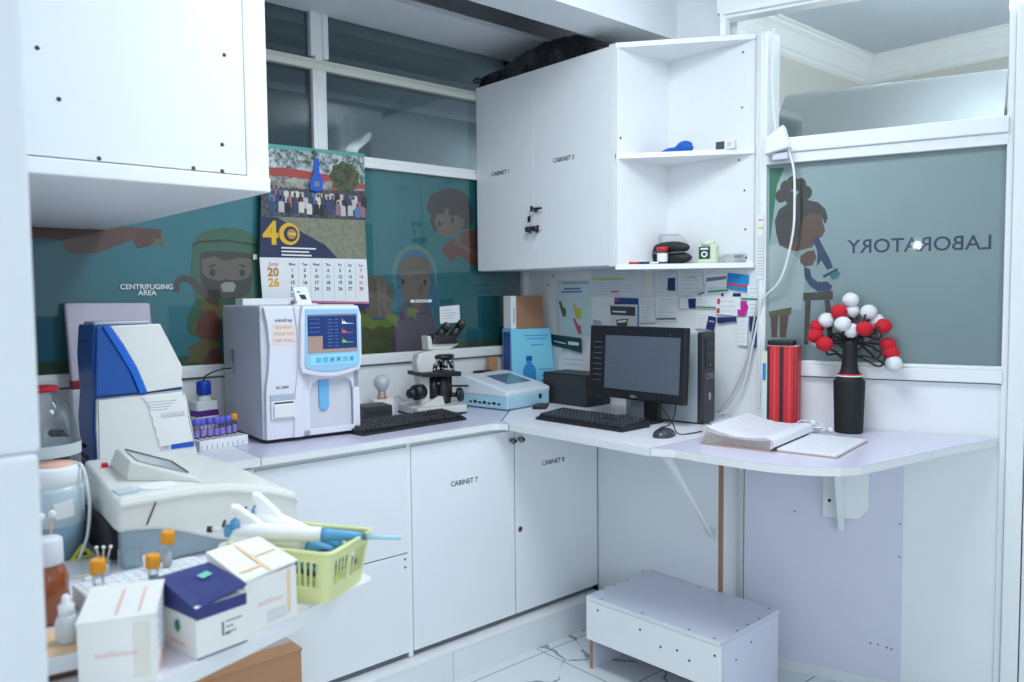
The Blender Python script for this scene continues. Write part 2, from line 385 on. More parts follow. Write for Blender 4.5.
ca = thing('base_cabinet', 'white base cabinet below the back worktop with two plain stacked front panels', 'cabinet', (0, 0, 0), 0, 'base cabinets under the bench')
carcass(ca, 0.752, 1.610)
d = MB(); d.box(WHITE, 0.757, 1.004, 2.39, 2.408, 0.137, 0.905, bev=0.002); d.make('side_panel', ca)
d = MB(); d.box(WHITE, 1.034, 1.602, 2.39, 2.408, 0.522, 0.905, bev=0.002); d.make('door', ca)
d = MB(); d.box(WHITE, 1.008, 1.602, 2.39, 2.408, 0.152, 0.518, bev=0.002)
for x, z in ((1.588, 0.50), (1.588, 0.47)): d.cyl(DARK, (x, 2.39, z), (x, 2.3885, z), 0.004, n=8)
d.make('door', ca)
d = MB(); d.box(WHITE2, 1.6035, 1.6205, 2.394, 2.4085, 0.13, 0.924); d.make('filler_strip', ca)
d = MB(); d.box(WHITE2, 1.006, 1.032, 2.386, 2.408, 0.13, 0.915, bev=0.002); d.make('post', ca)
cc = thing('base_cabinet', 'white double door base cabinet with two black knobs, next to the step stool', 'cabinet', (0, 0, 0), 0, 'base cabinets under the bench')
carcass(cc, 1.612, 2.612)
for x0, x1, t, tx, tz, kx in ((1.622, 2.117, 'CABINET 7', 1.862, 0.738, 2.098), (2.123, 2.611, 'CABINET 8', 2.337, 0.748, 2.142)):
    d = MB(); d.box(WHITE, x0, x1, 2.388, 2.4075, 0.152, 0.905, bev=0.002); o = d.make('door', cc)
    t_ = MB(); t_.text(INK, t, 0.027, at(tx, 2.3872, tz), bold=0.0004); t_.make('lettering', o)
    hinge_knob(o, kx, 0.868)
    if x0 > 2: 
        q = MB(); q.cyl(CHIP, (2.146, 2.389, 0.497), (2.146, 2.387, 0.497), 0.012, n=12); q.cyl(DARK, (2.148, 2.3872, 0.499), (2.148, 2.3862, 0.499), 0.008, n=10); q.make('lock_hole', o)
# tiled plinth
pl = MB(); TILE = mat('white plinth tile', (228, 233, 235), 0.25, var=0.03)
pl.box(TILE, 0.76, 1.7635, 2.344, 2.41, 0, 0.12); pl.box(TILE, 1.7655, 2.605, 2.344, 2.41, 0, 0.12); pl.box(GAP, 1.7635, 1.7655, 2.346, 2.41, 0, 0.12)
pl.box(WHITE2, 0.76, 2.605, 2.342, 2.41, 0.12, 0.127); pl.box(GAP, 0.76, 2.605, 2.409, 2.44, 0.10, 0.153)  # grey strip behind the toe gap has its shade put into the colour
struct(pl, 'baseboard_back')
# side board below the monitor worktop with its raw edge and diagonal strut
sp = thing('base_cabinet', 'white boarded base below the monitor worktop with a raw brown end edge', 'cabinet', (0, 0, 0), 0, 'base cabinets under the bench')
d = MB(); d.box(WHITE, 2.614, 2.632, 1.762, 2.388, 0.03, 0.921); d.make('front_panel', sp)
d = MB(); d.box(CHIP, 2.6135, 2.6325, 1.752, 1.762, 0.03, 0.921); d.make('raw_edge', sp)
d = MB(); d.box(WHITE, 2.632, 2.775, 1.76, 1.778, 0.0, 0.921); d.make('end_panel', sp)
d = MB(); d.box(WHITE, 2.632, 2.775, 1.85, 2.9, 0.0, 0.04); d.make('foot_rail', sp)
st = MB()
st.hexa(WHITE2, [(2.60, 1.775, 0.515), (2.612, 1.775, 0.485), (2.612, 1.806, 0.50), (2.60, 1.806, 0.53)], [(2.13, 1.66, 0.922), (2.165, 1.66, 0.922), (2.165, 1.676, 0.922), (2.13, 1.676, 0.922)])
o = st.make('diagonal_strut'); tag(o, 'slim white diagonal strut propping the monitor worktop beside the raw brown edge', 'strut')

# lavender board and desk shelf bracket on the askew wall
lb = MB(); lb.box(LAVD, -0.128, 0.430, -0.012, 0.0, 0.04, 0.921, M=WM)
for s_, z_ in ((0.33, 0.165), (0.355, 0.165), (0.385, 0.16), (0.40, 0.158), (0.06, 0.62), (0.42, 0.62), (0.42, 0.5)): lb.cyl(DARK, WM @ Vector((s_, -0.012, z_)), WM @ Vector((s_, -0.0135, z_)), 0.003, n=8)
o = lb.make('wall_board'); tag(o, 'tall lavender board fixed to the wall below the desk shelf', 'board')
bb = MB(); bb.box(WHITE2, 0.43, 0.745, -0.004, 0.0, 0.0, 0.921, M=WM); bb.box(mat('baseboard white', (224, 228, 230), 0.4), -0.1, 0.72, -0.016, -0.012, 0, 0.04, M=WM); struct(bb, 'baseboard_right')
br = thing('shelf_bracket', 'white wooden bracket holding up the lavender desk shelf', 'bracket', WM @ Vector((0.235, -0.012, 0.0)), RW)
b_ = MB(); b_.prism(WHITE2, [(-0.074, 0.923), (-0.074, 0.616), (0.052, 0.622), (0.082, 0.662), (0.082, 0.923)], 'y', -0.016, 0.0, bev=0.002); b_.cyl(DARK, (-0.05, -0.016, 0.68), (-0.05, -0.018, 0.68), 0.006, n=10); b_.make('back_plate', br)
b_ = MB(); b_.prism(WHITE2, [(-0.016, 0.923), (-0.016, 0.575), (-0.042, 0.58), (-0.20, 0.88), (-0.20, 0.923)], 'x', -0.016, 0.004, bev=0.002); b_.make('web', br)

# step stool
stool = thing('step_stool', 'low white and lavender wooden step stool on the marble floor', 'stool', (2.231, 1.494, 0), R(2))
L_, D_, H_ = 0.588, 0.395, 0.292
b_ = MB(); b_.box(LAV, 0.0, D_, 0, L_, H_ - 0.017, H_, bev=0.0015)
b_.box(EDGE, -0.001, 0.0, 0.001, L_ - .001, H_ - 0.016, H_ - 0.002)
for y_ in (0.03, 0.13, 0.33, 0.52, 0.60): 
    for x_ in (0.012, D_ - 0.02) if y_ in (0.03, 0.60, 0.33) else (0.012,): b_.cyl(DARK, (x_, y_, H_), (x_, y_, H_ + 0.0008), 0.0042, n=8)
for x_ in (0.09, 0.16, 0.24): b_.cyl(DARK, (x_, L_ - 0.01, H_), (x_, L_ - 0.01, H_ + 0.0008), 0.004, n=8); b_.cyl(DARK, (x_ + .03, 0.01, H_), (x_ + .03, 0.01, H_ + 0.0008), 0.004, n=8)
b_.make('top_board', stool)
b_ = MB(); b_.box(WHITE2, -0.001, 0.016, 0.0, L_, 0.122, H_ - 0.018, bev=0.0015)
for y_, z_ in ((0.02, 0.24), (0.015, 0.145), (0.60, 0.15), (0.12, 0.19), (0.17, 0.21), (0.33, 0.235), (0.53, 0.25), (0.24, 0.20)): b_.cyl(DARK, (-0.001, y_, z_), (-0.0022, y_, z_), 0.0042, n=8)
b_.make('front_board', stool)
for y_ in (0.0, L_ - 0.018):
    b_ = MB(); b_.box(LAV if y_ else LAVD, 0.0185, D_ - 0.005, y_ + 0.001, y_ + 0.017, 0, H_ - 0.018, bev=0.001); b_.box(CHIP, 0.0175, 0.0185, y_ + .001, y_ + .017, 0, H_ - 0.02)
    if not y_:
        for x_, z_ in ((0.10, 0.2), (0.2, 0.23)): b_.cyl(DARK, (x_, 0.001, z_), (x_, 0.0, z_), 0.004, n=8)
    b_.make('leg', stool)
b_ = MB(); b_.box(LAVD, D_ - 0.022, D_ - 0.006, 0.018, L_ - 0.019, 0.16, H_ - 0.018); b_.make('back_board', stool)

# cardboard carton under the left worktop
cx = thing('cardboard_box', 'brown cardboard carton on the floor below the left worktop', 'box', (0.80, 2.13, 0))
CARD = mat('brown cardboard', (178, 132, 98), 0.8, var=0.06, scale=10); CARDI = mat('taped grey cardboard lid', (176, 166, 160), 0.6)
b_ = MB(); b_.box(CARD, -0.2, 0.25, 0.0, 0.20, 0, 0.42, bev=0.003); b_.make('body', cx)
b_ = MB(); b_.box(CARD, -0.2, 0.252, -0.002, 0.202, 0.415, 0.423, bev=0.001); b_.box(CARDI, -0.2, 0.25, 0.06, 0.14, 0.423, 0.424); b_.make('lid', cx)
q = MB(); q.box(PAPER, -0.02, 0.04, -0.0026, -0.0015, 0.33, 0.36); q.box(GREYINK, -0.015, 0.03, -0.0032, -0.0026, 0.34, 0.345); q.make('label_patch', cx)

# ------------------------------------------------------------------ wall cabinets
# left wall cabinet (its end panel faces the camera)
lc = thing('wall_cabinet', 'large white wall cabinet hanging at upper left, end panel dotted with screw holes', 'cabinet', (0.2, 1.735, 1.685))
b_ = MB(); b_.box(WHITE, 0.0, 0.545, 0.02, 1.28, 0.035, 1.0); b_.make('body', lc)
b_ = MB(); b_.box(WHITE, 0.0, 0.552, 0.0, 0.02, 0.035, 1.0, bev=0.002)
for u, v in [(0.3529,1.9198),(0.3858,1.8301),(0.4524,1.7252),(0.6364,1.7241),(0.6982,1.7237),(0.6999,1.7806),(0.7103,1.9737)]:
    b_.cyl(DARK, (u - 0.2, 0.0, v - 1.685), (u - 0.2, -0.002, v - 1.685), 0.0045 if v < 2.0 else 0.0055, 0.0035, n=9)
b_.make('end_panel', lc)
b_ = MB(); b_.box(WHITE, 0.556, 0.608, 0.004, 1.27, 0.032, 1.0, bev=0.003); b_.make('door', lc)
b_ = MB(); b_.box(WHITE2, 0.0, 0.606, -0.006, 1.285, 0.0, 0.032, bev=0.003); b_.make('bottom_board', lc)

# double door wall cabinet
uc = thing('wall_cabinet', 'white double door wall cabinet with keys in the lock, above the computer', 'cabinet', (2.44, 2.14, 1.561), 0); uc.scale = (1, 1, 0.992)
b_ = MB(); b_.box(WHITE, 0.02, 0.335, 0.0, 0.862, 0.0, 0.875); b_.make('body', uc)
b_ = MB(); b_.box(FRAME, -0.002, 0.022, -0.004, 0.022, -0.003, 0.878, bev=0.001); b_.make('end_edge', uc)
SIDE = Matrix.Rotation(-PI / 2, 4, 'Z') @ FACE
for y0, y1, t, ty, tz, kz in ((0.462, 0.862, 'CABINET 1', 0.690, 0.452, 0), (0.024, 0.458, 'CABINET 2', 0.280, 0.462, 1)):
    d = MB(); d.box(WHITE, 0.0, 0.018, y0, y1, 0.002, 0.872, bev=0.0015); o = d.make('door', uc)
    q = MB(); q.text(INK, t, 0.026, Matrix.Translation((-0.0012, ty, tz)) @ SIDE, bold=0.0004, shear=0.15); q.make('lettering', o)
    ky = 0.482 if not kz else 0.437
    q = MB(); q.cyl(METAL, (0, ky, 0.176), (-0.006, ky, 0.176), 0.017); q.cyl(BLACK, (-0.006, ky, 0.176), (-0.024, ky, 0.176), 0.010); q.ball(BLACK, (-0.03, ky - 0.004, 0.176), 0.013, sz=(0.7, 1, 1)); q.make('knob', o)
    if kz:
        q = MB(); q.cyl(STEEL, (0, 0.448, 0.262), (-0.008, 0.448, 0.262), 0.011); q.cyl(METAL, (-0.008, 0.448, 0.262), (-0.03, 0.448, 0.262), 0.003); q.box(BLACK, -0.046, -0.03, 0.437, 0.442, 0.25, 0.275, bev=0.002)
        q.cyl(BLACK, (-0.018, 0.40, 0.264), (-0.018, 0.45, 0.264), 0.005)
        q.make('lock', o)
        q = MB(); q.tube(METAL, [(-0.04, 0.44 + 0.010 * math.cos(t_), 0.242 + 0.012 * math.sin(t_)) for t_ in [k * PI / 6 for k in range(13)]], 0.0015, sub=1); q.box(BLACK, -0.042, -0.038, 0.445, 0.463, 0.205, 0.232, bev=0.003); q.make('keys', o)
# corner shelf unit
cs = thing('corner_shelf', 'white open triangular corner shelf beside the double door wall cabinet', 'shelf', (2.44, 2.14, 1.545))
def tri(z0, z1, sag=0.0):
    b = MB(); b.prism(WHITE2, [(0.022, -0.006), (0.338, -0.006), (0.338, -0.425), (0.325, -0.43), (0.0, -0.012), (0.0, -0.006)], 'z', z0, z1, bev=0.001); return b
tri(0.0, 0.020).make('shelf_board', cs); tri(0.437, 0.457).make('shelf_board', cs); tri(0.868, 0.888).make('shelf_board', cs)
b_ = MB(); b_.box(WHITE2, 0.326, 0.338, -0.425, -0.018, 0.02, 0.868)
for y_, z_ in ((-0.375, 0.86 - .03), (-0.385, 0.30), (-0.39, 0.15), (-0.395, 0.03 + .01), (-0.36, 0.42), (-0.372, 0.62)): b_.cyl(DARK, (0.326, y_, z_), (0.3245, y_, z_), 0.004, n=8)
b_.make('back_board', cs)
b_ = MB(); b_.box(WHITE2, 0.0, 0.326, -0.018, -0.006, 0.02, 0.868); b_.cyl(DARK, (0.02, -0.018, 0.52), (0.02, -0.0195, 0.52), 0.005, n=8); b_.make('side_board', cs)

# ================================================================== PRINTS ON GLASS AND WALL
def fmat(name, col, rough=0.55): return mat(name, col, rough, var=0.06, scale=7)
TEAL = fmat('teal window film', (48, 130, 144)); TEAL2 = fmat('deep teal window film', (34, 114, 122))
SKIN = fmat('printed tan skin', (118, 102, 90)); HAIRB = fmat('printed dark brown hair', (62, 54, 54)); HAIRL = fmat('printed brown hair', (98, 86, 66)); PGREEN = fmat('printed green cloth', (60, 108, 80))
PRED = fmat('printed brick red', (112, 62, 54)); PYEL = fmat('printed ochre', (116, 106, 56)); PPUR = fmat('printed plum robe', (92, 72, 96)); PBLU = fmat('printed blue veil', (40, 104, 136))
PGRN = fmat('printed meadow green', (70, 96, 60)); PDK = fmat('printed dark line', (36, 40, 46)); PLT = fmat('printed pale', (176, 170, 160)); PBRN = fmat('printed brown wood', (84, 66, 52)); PLIME = fmat('printed lime collar', (120, 136, 52))
class Film:
    """flat print in the back window, seen through the glass; each layer lies a hair nearer the room"""
    def __init__(s, y): s.y = y; s.k = 0; s.mb = MB()
    def add(s, m, pts):
        s.k += 1; yy = s.y - s.k * 0.0001
        s.mb.prism(m, pts, 'y', yy, yy + 0.00008)
FY = WA + 0.0085
wf = thing('window_film', 'teal window film printed with a bearded shepherd in a green hood, left of the calendar', 'window film', (0, 0, 0))
f = MB(); f.box(TEAL, 0.2, 1.60, FY, FY + 0.001, 1.19, 2.0); f.make('film_sheet', wf)
g = Film(FY); g.add(PGRN, [(0.2, 1.19), (1.598, 1.19), (1.598, 1.235), (1.2, 1.228), (0.8, 1.24), (0.2, 1.236)]); g.mb.make('meadow', wf)
g = Film(FY - 0.0004)
g.add(PGREEN, [(1.0998,1.6379),(1.1177,1.6806),(1.1608,1.7041),(1.2268,1.7162),(1.2994,1.7105),(1.3415,1.6919),(1.3567,1.6565),(1.3606,1.5272),(1.35,1.4234),(1.2383,1.4149),(1.1963,1.3854),(1.136,1.3868),(1.0939,1.2989),(1.0696,1.3295),(1.0773,1.3881),(1.1061,1.4368),(1.0875,1.5252)])
g.add(PDK, [(1.1001,1.6477),(1.1249,1.6613),(1.2254,1.671),(1.3567,1.6554),(1.3564,1.6482),(1.2252,1.663),(1.1247,1.6534),(1.1008,1.6389)])
g.add(HAIRB, [(1.1293,1.6142),(1.1633,1.6231),(1.2446,1.6254),(1.3287,1.6196),(1.3303,1.527),(1.32,1.4703),(1.2703,1.4399),(1.1778,1.4439),(1.139,1.481),(1.1265,1.5255)])
g.add(SKIN, [(1.1326,1.5927),(1.1828,1.6057),(1.2027,1.5942),(1.2332,1.5888),(1.2752,1.6029),(1.328,1.597),(1.3264,1.5424),(1.3066,1.5217),(1.2568,1.5133),(1.226,1.5192),(1.1951,1.513),(1.1552,1.5227),(1.1349,1.5404)])
g.add(PLT, [(1.2017,1.4939),(1.2153,1.506),(1.2494,1.5082),(1.2636,1.494),(1.2524,1.4696),(1.2111,1.4698)])
for ex in (732, 845): g.add(PDK, [(x, z) for x, z in ell(*([(1.1728,1.5428)][0] if ex == 732 else [(1.2892,1.5441)][0]), 0.011, 0.014, 10)])
g.add(PDK, [(1.1595,1.5655),(1.184,1.5778),(1.1868,1.5719),(1.1613,1.5595)]); g.add(PDK, [(1.2765,1.5775),(1.3038,1.5698),(1.3015,1.5637),(1.2764,1.5714)])
g.add(PYEL, [(1.1281,1.4514),(1.1797,1.4379),(1.2095,1.4154),(1.2005,1.355),(1.1344,1.3371),(1.1017,1.2986),(1.0902,1.3386),(1.1261,1.387)])
g.add(PRED, [(1.1264,1.3969),(1.1765,1.4009),(1.2005,1.355),(1.1951,1.2794),(1.1329,1.2873),(1.0963,1.3137)])
g.add(PYEL, [(1.0732,1.2604),(1.1231,1.2927),(1.1951,1.2794),(1.1926,1.1986),(1.0763,1.206)])
g.add(PRED, [(1.1307,1.2175),(1.1568,1.2541),(1.1943,1.2542),(1.1922,1.1854),(1.1298,1.1896)])
g.add(PBRN, [(1.0265,1.4716),(1.0276,1.5035),(1.0434,1.5249),(1.0704,1.5339),(1.0962,1.5253),(1.1199,1.5038),(1.168,1.451),(1.1978,1.4357),(1.192,1.4106),(1.1523,1.4312),(1.1046,1.4841),(1.0811,1.5056),(1.06,1.5095),(1.0483,1.4997),(1.0473,1.4706)])
g.mb.make('shepherd_figure', wf)
g = Film(FY - 0.0004)
g.add(PRED, [(0.5443,1.6756),(0.5432,1.6482),(0.6347,1.6492),(0.6699,1.6417),(0.6745,1.6153),(0.7084,1.6003),(0.7787,1.6067),(0.8922,1.6563),(0.9044,1.6251),(0.9451,1.6338),(0.9874,1.6695),(0.9929,1.6983),(0.7822,1.7047),(0.5449,1.6927)])
g.add(fmat('printed rust fold', (104, 54, 50)), [(0.8922,1.6563),(0.9044,1.6251),(0.9451,1.6338),(0.9874,1.6695),(0.991,1.6963),(0.9291,1.6934)])
g.add(PYEL, [(0.9553,1.6682),(0.9779,1.6615),(0.9996,1.6757),(0.9914,1.6525),(1.0054,1.6282),(0.9817,1.6388),(0.965,1.6326),(0.9683,1.6498)])
g.mb.make('flying_figure', wf)

wf = thing('window_film', 'teal window film printed with three children, right of the calendar above the microscope', 'window film', (0, 0, 0))
f = MB(); f.box(TEAL2, 1.655, 2.75, FY, FY + 0.001, 1.19, 2.0); f.make('film_sheet', wf)
g = Film(FY); g.add(PGRN, [(1.656, 1.19), (2.745, 1.19), (2.745, 1.225), (2.4, 1.235), (2.0, 1.27), (1.656, 1.285)]); g.mb.make('meadow', wf)
g = Film(FY - 0.0004)
g.add(PRED, [(2.2497,1.6607),(2.2984,1.7006),(2.3475,1.7245),(2.3904,1.7564),(2.4626,1.763),(2.46,1.5878),(2.4309,1.5929),(2.3742,1.6288),(2.3348,1.6345),(2.3286,1.6022),(2.29,1.618)])
g.add(fmat('printed brown scarf', (124, 92, 76)), [(2.3165,1.7068),(2.3617,1.7329),(2.3827,1.7204),(2.3611,1.6974),(2.461,1.6557),(2.4606,1.6308),(2.3468,1.6802)])
g.add(SKIN, [(2.2013,1.8102),(2.226,1.844),(2.3496,1.8517),(2.3942,1.8156),(2.3937,1.7821),(2.3549,1.747),(2.3126,1.7231),(2.2644,1.7212),(2.2176,1.7518)])
g.add(HAIRB, [(2.1734,1.8728),(2.1939,1.9117),(2.2479,1.9373),(2.3027,1.9525),(2.3652,1.9465),(2.4145,1.9226),(2.4352,1.8682),(2.446,1.8184),(2.4192,1.7666),(2.3764,1.7646),(2.394,1.8044),(2.3772,1.8146),(2.338,1.829),(2.3211,1.817),(2.2937,1.8318),(2.301,1.8541),(2.2695,1.8576),(2.2801,1.8386),(2.2553,1.8241),(2.2324,1.8282),(2.2144,1.7948),(2.2309,1.7448),(2.2081,1.7438),(2.1851,1.7932),(2.1988,1.8154),(2.1701,1.8405)])
for pt in [(2.2424,1.78),(2.3181,1.8014)]: g.add(PDK, ell(pt[0], pt[1], 0.009, 0.014, 10))
g.mb.make('flying_boy_figure', wf)
g = Film(FY - 0.0004)
c0 = [(2.1017,1.534)][0]
g.add(fmat('printed halo', (92, 132, 116)), ell(c0[0], c0[1] + 0.01, 0.125, 0.135, 22)); g.add(PBLU, ell(c0[0], c0[1] - 0.005, 0.106, 0.132, 22))
g.add(PBLU, [(1.9975,1.5176),(2.2094,1.5186),(2.2184,1.4205),(2.2006,1.3335),(2.1754,1.269),(2.02,1.2752),(2.0005,1.4232)])
g.add(PPUR, [(2.0356,1.4228),(2.1649,1.4212),(2.2033,1.3334),(2.2342,1.1674),(1.9533,1.1836),(1.9958,1.3182)])
g.add(PLIME, [(2.054,1.3907),(2.0887,1.3954),(2.1273,1.3808),(2.0984,1.3664),(2.103,1.3363),(2.0789,1.3583),(2.0531,1.3483)])
g.add(SKIN, ell(c0[0], c0[1] - 0.035, 0.080, 0.102, 20))
g.add(HAIRL, [(2.0104,1.5386),(2.0164,1.591),(2.0522,1.618),(2.1035,1.6288),(2.162,1.6205),(2.1919,1.5888),(2.1866,1.5184),(2.1702,1.5615),(2.1309,1.5664),(2.0508,1.5495),(2.0231,1.5492),(2.0187,1.5177)])
for pt in [(2.0336,1.5114),(2.1534,1.5097)]: g.add(PDK, ell(pt[0], pt[1], 0.010, 0.015, 10))
g.mb.make('veiled_girl_figure', wf)
g = Film(FY - 0.0004)
c0 = [(1.8941,1.4246)][0]
g.add(fmat('printed olive tunic', (90, 92, 54)), [(1.8039,1.3447),(1.9838,1.3396),(2.0137,1.2754),(1.9992,1.1809),(1.7772,1.1937)])
g.add(HAIRL, ell(c0[0], c0[1] + 0.025, 0.088, 0.09, 20)); g.add(SKIN, ell(c0[0] - 0.005, c0[1] - 0.025, 0.078, 0.075, 18))
g.add(PBLU, [(1.8044,1.365),(1.8509,1.3516),(1.947,1.349),(1.9844,1.3658),(1.9837,1.3344),(1.8739,1.3222),(1.8037,1.3346)]); g.add(PLIME, [(1.7933,1.3855),(1.8396,1.3723),(1.8744,1.3427),(1.9225,1.3414),(1.9722,1.3766),(2.0114,1.3473),(1.996,1.3288),(2.0106,1.3093),(1.9709,1.3169),(1.9461,1.3042),(1.8978,1.3193),(1.8616,1.302),(1.8266,1.3186),(1.7915,1.3086)])
g.mb.make('small_child_figure', wf)

# frosted film of the laboratory window
class FilmW:
    def __init__(s, y): s.y = y; s.k = 0; s.mb = MB()
    def add(s, m, pts):
        s.k += 1; yy = s.y - s.k * 0.0001
        s.mb.prism(m, pts, 'y', yy, yy + 0.00008, M=WM)
FROST = fmat('frosted grey film', (176, 194, 198), 0.5)
wf = thing('window_film', 'frosted grey film with mirrored LABORATORY lettering and a scientist at a microscope', 'window film', (0, 0, 0))
f = MB(); f.box(FROST, -0.055, 0.717, 0.0150, 0.0160, 1.19, 1.93, M=WM); f.make('film_sheet', wf)
LW = 0.0148
g = FilmW(LW)
BSK = fmat('printed brown skin', (112, 76, 62)); BHR = fmat('printed black brown hair', (66, 56, 50)); COAT = fmat('printed white coat', (208, 218, 220)); LNAVY = fmat('printed navy', (48, 66, 112)); G2 = fmat('printed bright green', (24, 120, 84))
g.add(G2, [(-0.0515,1.9188),(0.0039,1.9165),(-0.0225,1.8514),(-0.0355,1.7315),(-0.0488,1.6227)])
g.add(COAT, [(-0.0488,1.6227),(-0.0204,1.6362),(0.0245,1.6019),(0.0655,1.5681),(0.0831,1.5341),(0.0794,1.4501),(0.071,1.3839),(-0.0466,1.3776)])
g.add(BSK, [(-0.0132,1.6274),(-0.0114,1.6818),(0.0232,1.7283),(0.0807,1.7465),(0.1373,1.7396),(0.1456,1.6956),(0.1515,1.6741),(0.1406,1.651),(0.1215,1.6459),(0.1072,1.6145),(0.0478,1.6011),(0.0127,1.6143)])
g.add(BHR, [(-0.0231,1.6703),(-0.0295,1.7191),(-0.0145,1.7605),(0.0226,1.7859),(0.0801,1.7928),(0.1256,1.7792),(0.1505,1.7541),(0.1598,1.7207),(0.1512,1.6953),(0.1374,1.7314),(0.0978,1.7419),(0.0695,1.7197),(0.0588,1.6546),(0.0244,1.6199),(-0.0133,1.6335)])
for cxy in [(-0.0068,1.8118),(0.0104,1.843),(0.0335,1.8568),(0.0624,1.8475),(0.0833,1.8175),(0.0686,1.7995),(0.0283,1.8022)]: g.add(BHR, ell(cxy[0], cxy[1], 0.021, 0.026, 12))
g.add(BSK, [(0.0664,1.5848),(0.088,1.5997),(0.1141,1.6047),(0.1224,1.5747),(0.108,1.5478),(0.0807,1.5437),(0.0644,1.5609)])
g.add(LNAVY, [(0.1068,1.6466),(0.1271,1.654),(0.1524,1.601),(0.1707,1.565),(0.1799,1.5377),(0.16,1.5299),(0.1394,1.5659),(0.1239,1.5426),(0.1255,1.5984)])
g.add(LNAVY, [(0.0784,1.5438),(0.1002,1.5336),(0.1062,1.5037),(0.1291,1.4854),(0.1605,1.4873),(0.1786,1.4704),(0.1722,1.4516),(0.1296,1.4496),(0.0998,1.4715),(0.0811,1.5041)])
g.add(fmat('printed teal lens', (72, 132, 150)), [(0.1681,1.5108),(0.1956,1.5267),(0.2067,1.5171),(0.1981,1.4984),(0.1783,1.4917)])
g.add(LNAVY, [(0.1446,1.5089),(0.1954,1.5361),(0.1988,1.529),(0.1492,1.4993)])
g.add(PBRN, [(0.0772,1.4453),(0.1811,1.4515),(0.1815,1.4207),(0.0775,1.4164)]); g.add(PBRN, [(0.0844,1.4164),(0.105,1.4175),(0.0977,1.2526),(0.0817,1.2523)]); g.add(PBRN, [(0.1525,1.4185),(0.1703,1.4196),(0.1825,1.3425),(0.1813,1.2593),(0.1679,1.259)])
g.add(PYEL, [(-0.0466,1.3751),(0.0361,1.3924),(0.034,1.3656),(-0.0464,1.3554)]); g.add(BSK, [(-0.0416,1.3579),(-0.013,1.3605),(-0.017,1.2771),(-0.0361,1.2767)]); g.add(BSK, [(-0.0083,1.3606),(0.027,1.3656),(0.0161,1.2777),(-0.0051,1.2773)])
g.mb.make('scientist_figure', wf)
t_ = MB(); c0 = (0.4561,1.609); t_.text(LNAVY, 'LABORATORY', 0.0705, WM @ at(c0[0], LW - 0.0006, c0[1]) @ Matrix.Scale(-1, 4, (1, 0, 0)), bold=0.0006, wx=1.0); t_.make('lettering', wf)

# small labels stuck on the teal glass
def sticker(x, z, w_, h_, m, txt, size, label, y=WA - 0.0012, tm=PAPER, tilt=0.0):
    mb = MB()
    if m: mb.prism(m, [(x - w_ / 2, z - h_ / 2), (x + w_ / 2, z - h_ / 2), (x + w_ / 2, z + h_ / 2), (x - w_ / 2, z + h_ / 2)], 'y', y, y + 0.001)
    for k, t in enumerate(txt.split('\n')): mb.text(tm, t, size, at(x, y - 0.0004, z - k * size * 0.85), bold=size * 0.02)
    o = mb.make('sticker_label'); return tag(o, label, 'label')
c0 = (0.9321,1.4887); sticker(c0[0], c0[1], 0.2, 0.05, None, 'CENTRIFUGING\nAREA', 0.0255, 'white CENTRIFUGING AREA lettering stuck on the teal glass at the left')
c0 = (2.1253,1.4237); sticker(c0[0], c0[1], 0.118, 0.013, PAPER, 'MICROSCOPY', 0.013, 'thin white strip label on the teal glass over the girl figure', tm=GREYINK)
o = MB(); o.prism(PAPER, [(2.2293,1.3957),(2.3454,1.4027),(2.3497,1.3198),(2.2306,1.3168)], 'y', WA - 0.0015, WA - 0.0005)
for k in range(4): o.prism(GREYINK, [(2.2452,1.3779),(2.292,1.3803),(2.2919,1.3787),(2.2452,1.3763)] if k == 0 else ([(2.245,1.3647),(2.328,1.3684),(2.328,1.3669),(2.245,1.3632)] if k == 1 else ([(2.2448,1.3526),(2.3194,1.3564),(2.3194,1.3548),(2.2448,1.3511)] if k == 2 else [(2.2446,1.3406),(2.3052,1.3434),(2.3052,1.3418),(2.2446,1.339)])), 'y', WA - 0.0019, WA - 0.0015)
tag(o.make('note_paper'), 'small white handwritten note on the teal glass behind the microscope', 'note')
mb = MB(); c0 = (1.3392,1.6057); mb.box(PAPER, c0[0] - 0.008, c0[0] + 0.008, WA - 0.0015, WA - 0.0005, c0[1] - 0.01, c0[1] + 0.01); tag(mb.make('sticker_label'), 'tiny white sticker on the glass between shepherd and calendar', 'label')

# wall calendar
CY = 2.996
cal = thing('wall_calendar', 'wall calendar for June 2026 with a group photograph, hanging on the window mullion', 'calendar', (0, 0, 0))
def crow(pts, k): return pts
b_ = MB(); b_.prism(PAPER, [(1.3423,1.6035),(1.8214,1.6064),(1.8303,1.3991),(1.3513,1.4173)], 'y', CY, CY + 0.002); b_.prism(fmat('calendar navy foot', (40, 44, 96)), [(1.3496,1.431),(1.8294,1.4163),(1.8303,1.3991),(1.3512,1.4164)], 'y', CY - 0.0006, CY); b_.prism(fmat('calendar pink line', (214, 96, 140)), [(1.3498,1.4388),(1.8296,1.4238),(1.8295,1.4173),(1.3496,1.432)], 'y', CY - 0.0006, CY); b_.make('date_sheet', cal)
def noise_mat(name, c1, c2, scale, c3=None):
    m = mat(name, c1, 0.45, var=0.0); nt = m.node_tree
    nz = [n for n in nt.nodes if n.bl_idname == 'ShaderNodeTexNoise'][0]; nz.inputs['Scale'].default_value = scale; nz.inputs['Roughness'].default_value = 0.75
    mx = [n for n in nt.nodes if n.bl_idname == 'ShaderNodeMix'][0]; mx.inputs[6].default_value = rgb(*c1); mx.inputs[7].default_value = rgb(*c2)
    mr = nt.nodes.new('ShaderNodeMapRange'); mr.inputs[1].default_value = 0.40; mr.inputs[2].default_value = 0.60
    nt.links.new(nz.outputs['Fac'], mr.inputs[0]); nt.links.new(mr.outputs[0], mx.inputs[0]); return m
ph = MB(); K = [0]
